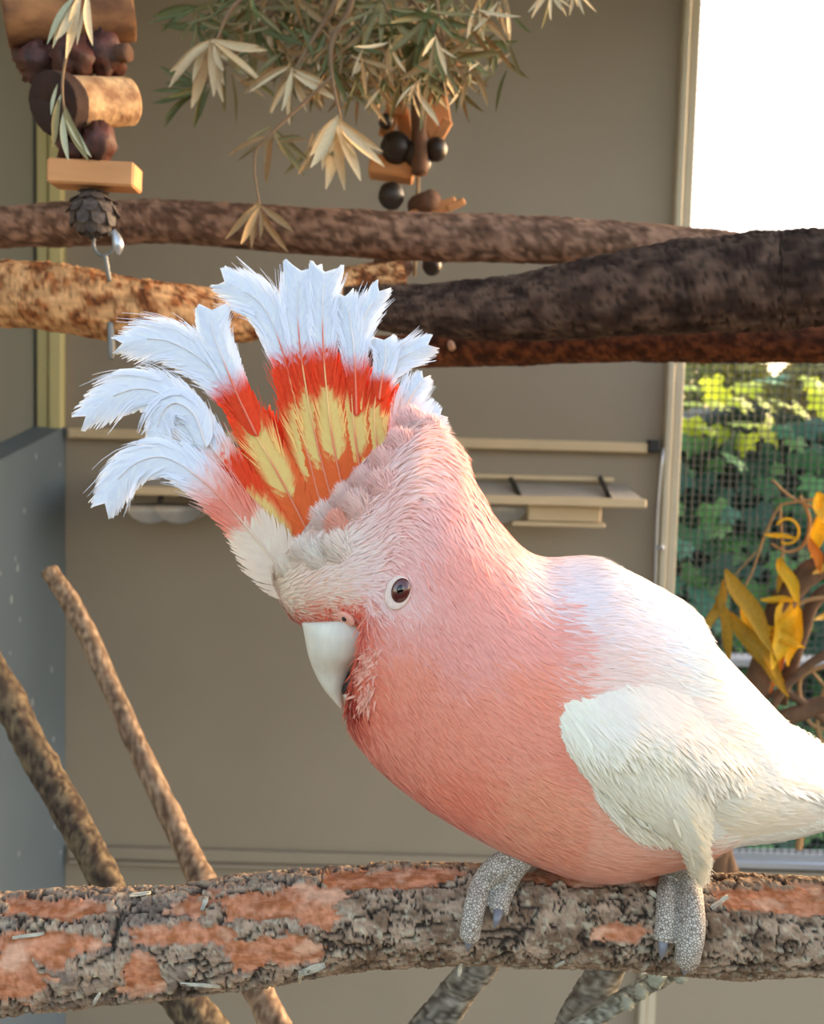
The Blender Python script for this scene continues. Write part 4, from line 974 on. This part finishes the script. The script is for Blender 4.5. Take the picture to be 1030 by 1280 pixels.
cluster(395, 190, LT, 90, 120, 8, 35, 60, 'oto', spray, 30)
for i in range(19):
    x = random.uniform(245, 610); y = random.uniform(0, 95) if x > 360 else random.uniform(-5, 40); d = LT + random.uniform(-.03, .08)
    if x > 440: y = random.uniform(0, 115)
    twig([H, ((H[0] + x) / 2 + random.uniform(-30, 30), -40, (LT + d) / 2), (x, y, d)], 4, 1.5, spray)
    cluster(x, y, d, random.uniform(60, 130) if x < 560 else random.uniform(20, 110), 210, 9, 38, 78, random.choice(['oog', 'ogt', 'too', 'toc', 'ggo']), spray, 25)
for (x, y, dr) in ((485, 60, 100), (455, 70, 70), (545, 55, 85), (600, 15, 60), (625, 5, 110), (520, 110, 95)):
    cluster(x, y, LT - .03, dr, 110, 4, 35, 60, 'ctc', spray, 10)
V = []; Fs = []; Ms = []
kinds_ = ['o', 'g', 't', 'c']
for i in range(620):
    x = random.gauss(470, 95); y = random.uniform(-25, 95) - max(0, 300 - x) * .3 + (25 * random.random() if 430 < x < 580 else 0)
    if not 235 < x < 640: continue
    d = LT + random.uniform(-.02, .10); a = math.radians(random.uniform(20, 160)); ln = random.uniform(24, 60) * d / F; tl = random.uniform(-.7, .7)
    ya = R3 @ Vector((math.cos(a) * math.cos(tl), -math.sin(a) * math.cos(tl), math.sin(tl))); xa_ = ya.cross(Vector((random.gauss(0, 1), -1, random.gauss(0, 1)))).normalized(); za = xa_.cross(ya)
    me_ = UN[kinds_[int(random.choices([0, 1, 2, 3], [5, 3, 4, 1.6])[0])]][i % 3]; b0 = len(V); o_ = P(x, y, d)
    mi_ = [k_ for k_ in range(4) if me_ in UN[kinds_[k_]]][0]
    for v_ in me_.vertices: V.append(tuple(o_ + (xa_ * v_.co.x + ya * v_.co.y + za * v_.co.z) * ln))
    for f_ in me_.polygons: Fs.append(tuple(b0 + q for q in f_.vertices)); Ms.append(mi_)
fine_l = mk('fine_leaves', V, Fs, None, spray)
for k_ in kinds_: fine_l.data.materials.append(UN[k_][0].materials[0])
fine_l.data.polygons.foreach_set('material_index', np.array(Ms, np.int32)); tag(fine_l, kind='stuff')
spray2 = thing('leafy_twig', P(700, -60, LT), 'small cream leaf twig hanging at the roof beside the window', 'foliage')
twig([(720, -120, LT), (710, -50, LT), (690, -8, LT)], 4, 1.5, spray2); cluster(690, -8, LT, 100, 150, 8, 26, 46, 'cco', spray2, 8); cluster(722, -12, LT, 90, 120, 7, 22, 38, 'cc', spray2, 8)
spray3 = thing('leafy_twig', P(100, -60, DT - .045), 'pale green leaf twig dangling in front of the log toy', 'foliage')
ds = DT - .05
twig([(112, -120, ds), (104, -40, ds), (95, 30, ds), (82, 75, ds), (78, 110, ds), (82, 150, ds)], 2.5, 1.5, spray3)
for (x, y, a, l, kd) in ((104, -8, 100, 84, 'c'), (100, 0, 112, 70, 'c'), (98, -5, 125, 72, 'p'), (110, -10, 84, 78, 'c'), (94, 5, 118, 62, 'p'), (108, 2, 96, 60, 'c'), (80, 135, 62, 75, 'p'), (80, 130, 66, 85, 'o'), (79, 140, 82, 66, 'p'), (78, 118, 105, 44, 'p'), (76, 125, 96, 60, 'o'), (72, 105, 100, 40, 'p')):
    put_leaf(x, y, ds, a, l, kd, spray3, random.uniform(-.2, .2), 1.1)

# ------------------------------------------------------------------ yellow-leaved climber inside the window
DV = 1.18
vine = thing('climbing_vine', P(960, 900, DV), 'brown woody climber with curling bright yellow leaves in front of the window mesh', 'plant')
M_ly = mat('leaf_yellow', (255, 216, 56), .55, transl=.5, vary=.15, vscale=30)
M_ly2 = mat('leaf_ochre', (220, 182, 64), .6, transl=.5, vary=.25, vscale=30)
M_lor = mat('leaf_orange', (240, 150, 40), .55, transl=.4, vary=.15, vscale=30)
M_stem = mat('vine_stem', (112, 82, 56), .9, bump=.6, bscale=120, vary=.35, vscale=60)
M_tend = mat('tendril', (158, 122, 78), .8)
VN = {}
for nm, m in (('y', M_ly), ('h', M_ly2), ('r', M_lor)): VN[nm] = [leaf_mesh('leaf', 1.0, .33, m, .55, b_, s, 9, .8) for s, b_ in ((0, .15), (1, -.25), (3, .35))]
for pts, r0, r1 in (([(1140, 640, DV), (1060, 690, DV), (1005, 722, DV), (975, 760, DV), (955, 830, DV), (930, 900, DV), (900, 1020, DV), (880, 1200, DV)], 14, 18),
                    ([(1120, 720, DV + .02), (1030, 740, DV + .02), (1000, 800, DV + .02), (975, 880, DV + .02)], 9, 8), ([(1130, 840, DV), (1030, 880, DV), (960, 905, DV), (905, 930, DV)], 12, 9),
                    ([(1120, 905, DV + .03), (1040, 880, DV + .03), (985, 900, DV + .02), (930, 960, DV + .02)], 7, 6), ([(1100, 960, DV), (1030, 900, DV), (985, 868, DV), (945, 872, DV)], 6, 5),
                    ([(1120, 800, DV - .02), (1040, 815, DV - .02), (990, 850, DV - .02), (955, 900, DV - .02)], 6, 5), ([(910, 1090, DV), (905, 1050, DV), (925, 1010, DV), (960, 940, DV)], 12, 8)):
    n_ = len(pts); tube('stem', [(*P(x, y, d), (r0 + (r1 - r0) * i / (n_ - 1)) * d / F) for i, (x, y, d) in enumerate(pts)], M_stem, vine, 12, 8 * n_, .16, pts[0][0], 1)
for pts, r in (([(1040, 622, DV), (990, 628, DV), (972, 636, DV), (955, 672, DV), (948, 690, DV)], 2), ([(975, 630, DV), (978, 700, DV), (972, 760, DV)], 1.6), ([(955, 672, DV), (940, 715, DV), (925, 745, DV)], 1.4),
               ([(1000, 620, DV), (1012, 650, DV), (1005, 680, DV), (985, 690, DV), (965, 680, DV)], 2.2), ([(965, 600, DV), (990, 622, DV), (1030, 640, DV)], 1.8), ([(1060, 745, DV), (1010, 750, DV), (985, 765, DV)], 3.2),
               ([(945, 690, DV), (915, 725, DV), (905, 760, DV)], 1.2), ([(998, 1000, DV), (1000, 1040, DV), (998, 1062, DV)], 4), ([(1008, 1000, DV), (1004, 1050, DV)], 1.5), ([(1025, 1000, DV), (1034, 1040, DV)], 1.5),
               ([(1035, 830, DV), (1000, 850, DV), (1010, 900, DV), (1040, 915, DV)], 3), ([(1030, 940, DV), (1022, 900, DV), (1035, 850, DV)], 3), ([(1008, 828, DV), (1020, 845, DV), (1035, 862, DV)], 2)):
    tube('tendril', [(*P(x, y, d), r * d / F) for x, y, d in pts], M_tend, vine, 6, 6 * len(pts))
def vleaf(x, y, ang, ln, kind, tilt=0.0, wide=1.0, roll=0.0, d=DV - .012):
    a = math.radians(ang); yax = R3 @ Vector((math.cos(a), -math.sin(a), 0)); zc = R3 @ Vector((0, 0, 1)); yax = (yax * math.cos(tilt) + zc * math.sin(tilt)).normalized()
    xr = yax.cross(zc).normalized(); zz = xr.cross(yax); xr2 = xr * math.cos(roll) + zz * math.sin(roll); zz2 = xr2.cross(yax); k_ = ln * d / F; kx = k_ * wide
    M = Matrix(((xr2.x * kx, yax.x * k_, zz2.x * k_, 0), (xr2.y * kx, yax.y * k_, zz2.y * k_, 0), (xr2.z * kx, yax.z * k_, zz2.z * k_, 0), (0, 0, 0, 1)))
    M.translation = P(x, y, d); o = inst('leaf', random.choice(VN[kind]), M, vine)
for a in ((906, 712, 72, 110, 'h', .1, .75, .3), (905, 725, 110, 90, 'h', .2, .6, .5), (912, 765, 55, 115, 'h', 0, .6, -.2), (896, 745, 75, 90, 'h', .1, .6, .4), (960, 815, -62, 70, 'y', .1, 1, .2), (940, 820, -100, 60, 'y', 0, .9, .3), (986, 745, 112, 92, 'y', 0, 1.0, .1), (1000, 760, 105, 75, 'y', .1, .8, -.2),
          (972, 698, 75, 60, 'y', .1, .9, .1), (978, 695, 95, 50, 'h', .1, .6, .2), (1022, 615, 78, 75, 'y', .1, 1.2, 0), (1035, 620, 100, 80, 'y', 0, 1, .2), (1012, 672, 80, 45, 'r', 0, .9, 0), (948, 780, 30, 60, 'y', .2, .8, .3), (930, 790, 50, 75, 'y', 0, .8, -.2),
          (955, 668, 18, 40, 'y', .2, .6, .5), (1040, 700, 160, 40, 'h', .2, .8, .3), (1045, 760, 165, 42, 'h', .2, .7, .2), (975, 800, 95, 70, 'r', .1, .5, .4), (950, 750, 10, 45, 'y', .2, .7, .6)):
    vleaf(*a)
# one leaf rolled into a ring
V = []
for i in range(21):
    an = math.radians(-150 + i * 13.5)
    for j in (0, 1):
        V.append(P(984 + 13 * math.cos(an), 664 + 14 * math.sin(an), DV - .012 + j * .010))
mk('curled_leaf', [tuple(v) for v in V], [(2 * i, 2 * i + 1, 2 * i + 3, 2 * i + 2) for i in range(20)], M_ly, vine).modifiers.new('t', 'SOLIDIFY').thickness = .003

# ------------------------------------------------------------------ ivy hedge outside
M_ivy = [mat('ivy_' + str(i), c, .45, transl=.30, vary=.2, vscale=20) for i, c in enumerate([(62, 122, 74), (104, 164, 96), (44, 92, 70), (206, 224, 60), (136, 186, 120), (78, 140, 110)])]  # the bright yellow tone is sunlight put into the leaf colour
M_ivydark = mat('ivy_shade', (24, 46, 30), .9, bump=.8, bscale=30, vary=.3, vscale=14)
YH = 2.55
hz0 = onY(930, 486, YH).z
hedge = thing('ivy_hedge', (1.2, YH, 0), 'green ivy hedge with lobed leaves just outside the wire mesh', 'hedge')
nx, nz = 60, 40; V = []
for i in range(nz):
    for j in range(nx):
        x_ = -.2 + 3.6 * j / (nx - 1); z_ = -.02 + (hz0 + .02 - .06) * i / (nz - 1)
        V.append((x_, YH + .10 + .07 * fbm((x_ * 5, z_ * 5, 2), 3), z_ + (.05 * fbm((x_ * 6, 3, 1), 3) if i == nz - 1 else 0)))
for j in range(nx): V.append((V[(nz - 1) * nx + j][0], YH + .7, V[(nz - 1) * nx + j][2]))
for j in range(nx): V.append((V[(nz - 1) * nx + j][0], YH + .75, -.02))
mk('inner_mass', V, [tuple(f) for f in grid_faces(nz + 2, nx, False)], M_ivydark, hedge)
IV = [(0, 0), (.32, -.16), (.62, .12), (.42, .30), (.52, .62), (.20, .58), (0, 1.0), (-.20, .58), (-.52, .62), (-.42, .30), (-.62, .12), (-.32, -.16)]
ivm = []
for m in M_ivy:
    V = [(x_, y_, -.18 * (x_ * x_) - .1 * y_ * y_) for x_, y_ in IV] + [(0, .32, .05)]; n_ = len(IV)
    me = bpy.data.meshes.new('leaf'); me.from_pydata(V, [], [(i, (i + 1) % n_, n_) for i in range(n_)]); me.materials.append(m); me.update(); ivm.append(me)
rr = random.Random(5); cnt = 0
y = 478
while y < 1075:
    x = 800 + rr.uniform(0, 20)
    while x < 1120:
        if not (y > 860 and x < 860):
            Y_ = YH + rr.uniform(-.05, .08); p_ = onY(x + rr.uniform(-9, 9), y + rr.uniform(-9, 9), Y_)
            s_ = rr.uniform(.05, .085)
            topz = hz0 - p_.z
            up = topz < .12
            mi = 3 if (up and rr.random() < .7) else rr.choice([0, 0, 1, 2, 2, 4, 5])  # most leaves near the hedge top take the painted sunlit yellow
            rot = Matrix.Rotation(rr.uniform(-.9, .9), 4, 'Z') @ Matrix.Rotation(math.radians(90) + rr.uniform(-.95, .35) - (.5 if up else 0), 4, 'X') @ Matrix.Rotation(math.pi + rr.uniform(-.7, .7), 4, 'Z')
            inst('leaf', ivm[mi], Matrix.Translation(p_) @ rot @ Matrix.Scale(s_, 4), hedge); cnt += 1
        x += rr.uniform(22, 32)
    y += 25

# distant trees behind the hedge
M_far = [mat('far_leaf_' + str(i), c, .8, transl=.3, vary=.3, vscale=3) for i, c in enumerate([(150, 150, 80), (120, 132, 72), (178, 166, 98)])]
M_trunk = mat('far_trunk', (90, 74, 56), .9)
for i, (x_, y_, w_, h_) in enumerate(((2.45, 9.0, .76, 1.75), (3.98, 9.4, .72, 1.6))):
    t = thing('far_tree', (x_, y_, 0), ['olive bushy tree above the ivy hedge beside the window post', 'yellower tree above the ivy hedge behind the vine'][i], 'tree', 'trees beyond the hedge')
    tube('trunk', [(x_, y_, 0, .12), (x_ + .05, y_, .6, .1), (x_, y_, 1.2, .06)], M_trunk, t, 10, 10)
    q = np.random.default_rng(i); N = 4200; d = q.normal(0, 1, (N, 3)); d /= np.linalg.norm(d, axis=1)[:, None]; rad = q.uniform(.55, 1, N) ** .5
    c = np.array([x_, y_, 1.1]) + d * rad[:, None] * np.array([w_, 1.0, h_ * .85]); c[:, 2] = np.maximum(c[:, 2], .1)
    a = q.normal(0, 1, (N, 3)); a /= np.linalg.norm(a, axis=1)[:, None]; b = np.cross(a, q.normal(0, 1, (N, 3))); b /= np.linalg.norm(b, axis=1)[:, None]
    s = .10; V = np.stack([c - a * s, c + b * s * .5, c + a * s, c - b * s * .5], 1).reshape(-1, 3)
    o = mk('foliage', V, np.arange(N * 4).reshape(-1, 4), M_far[i * 2], t, smooth=False); tag(o, kind='stuff')
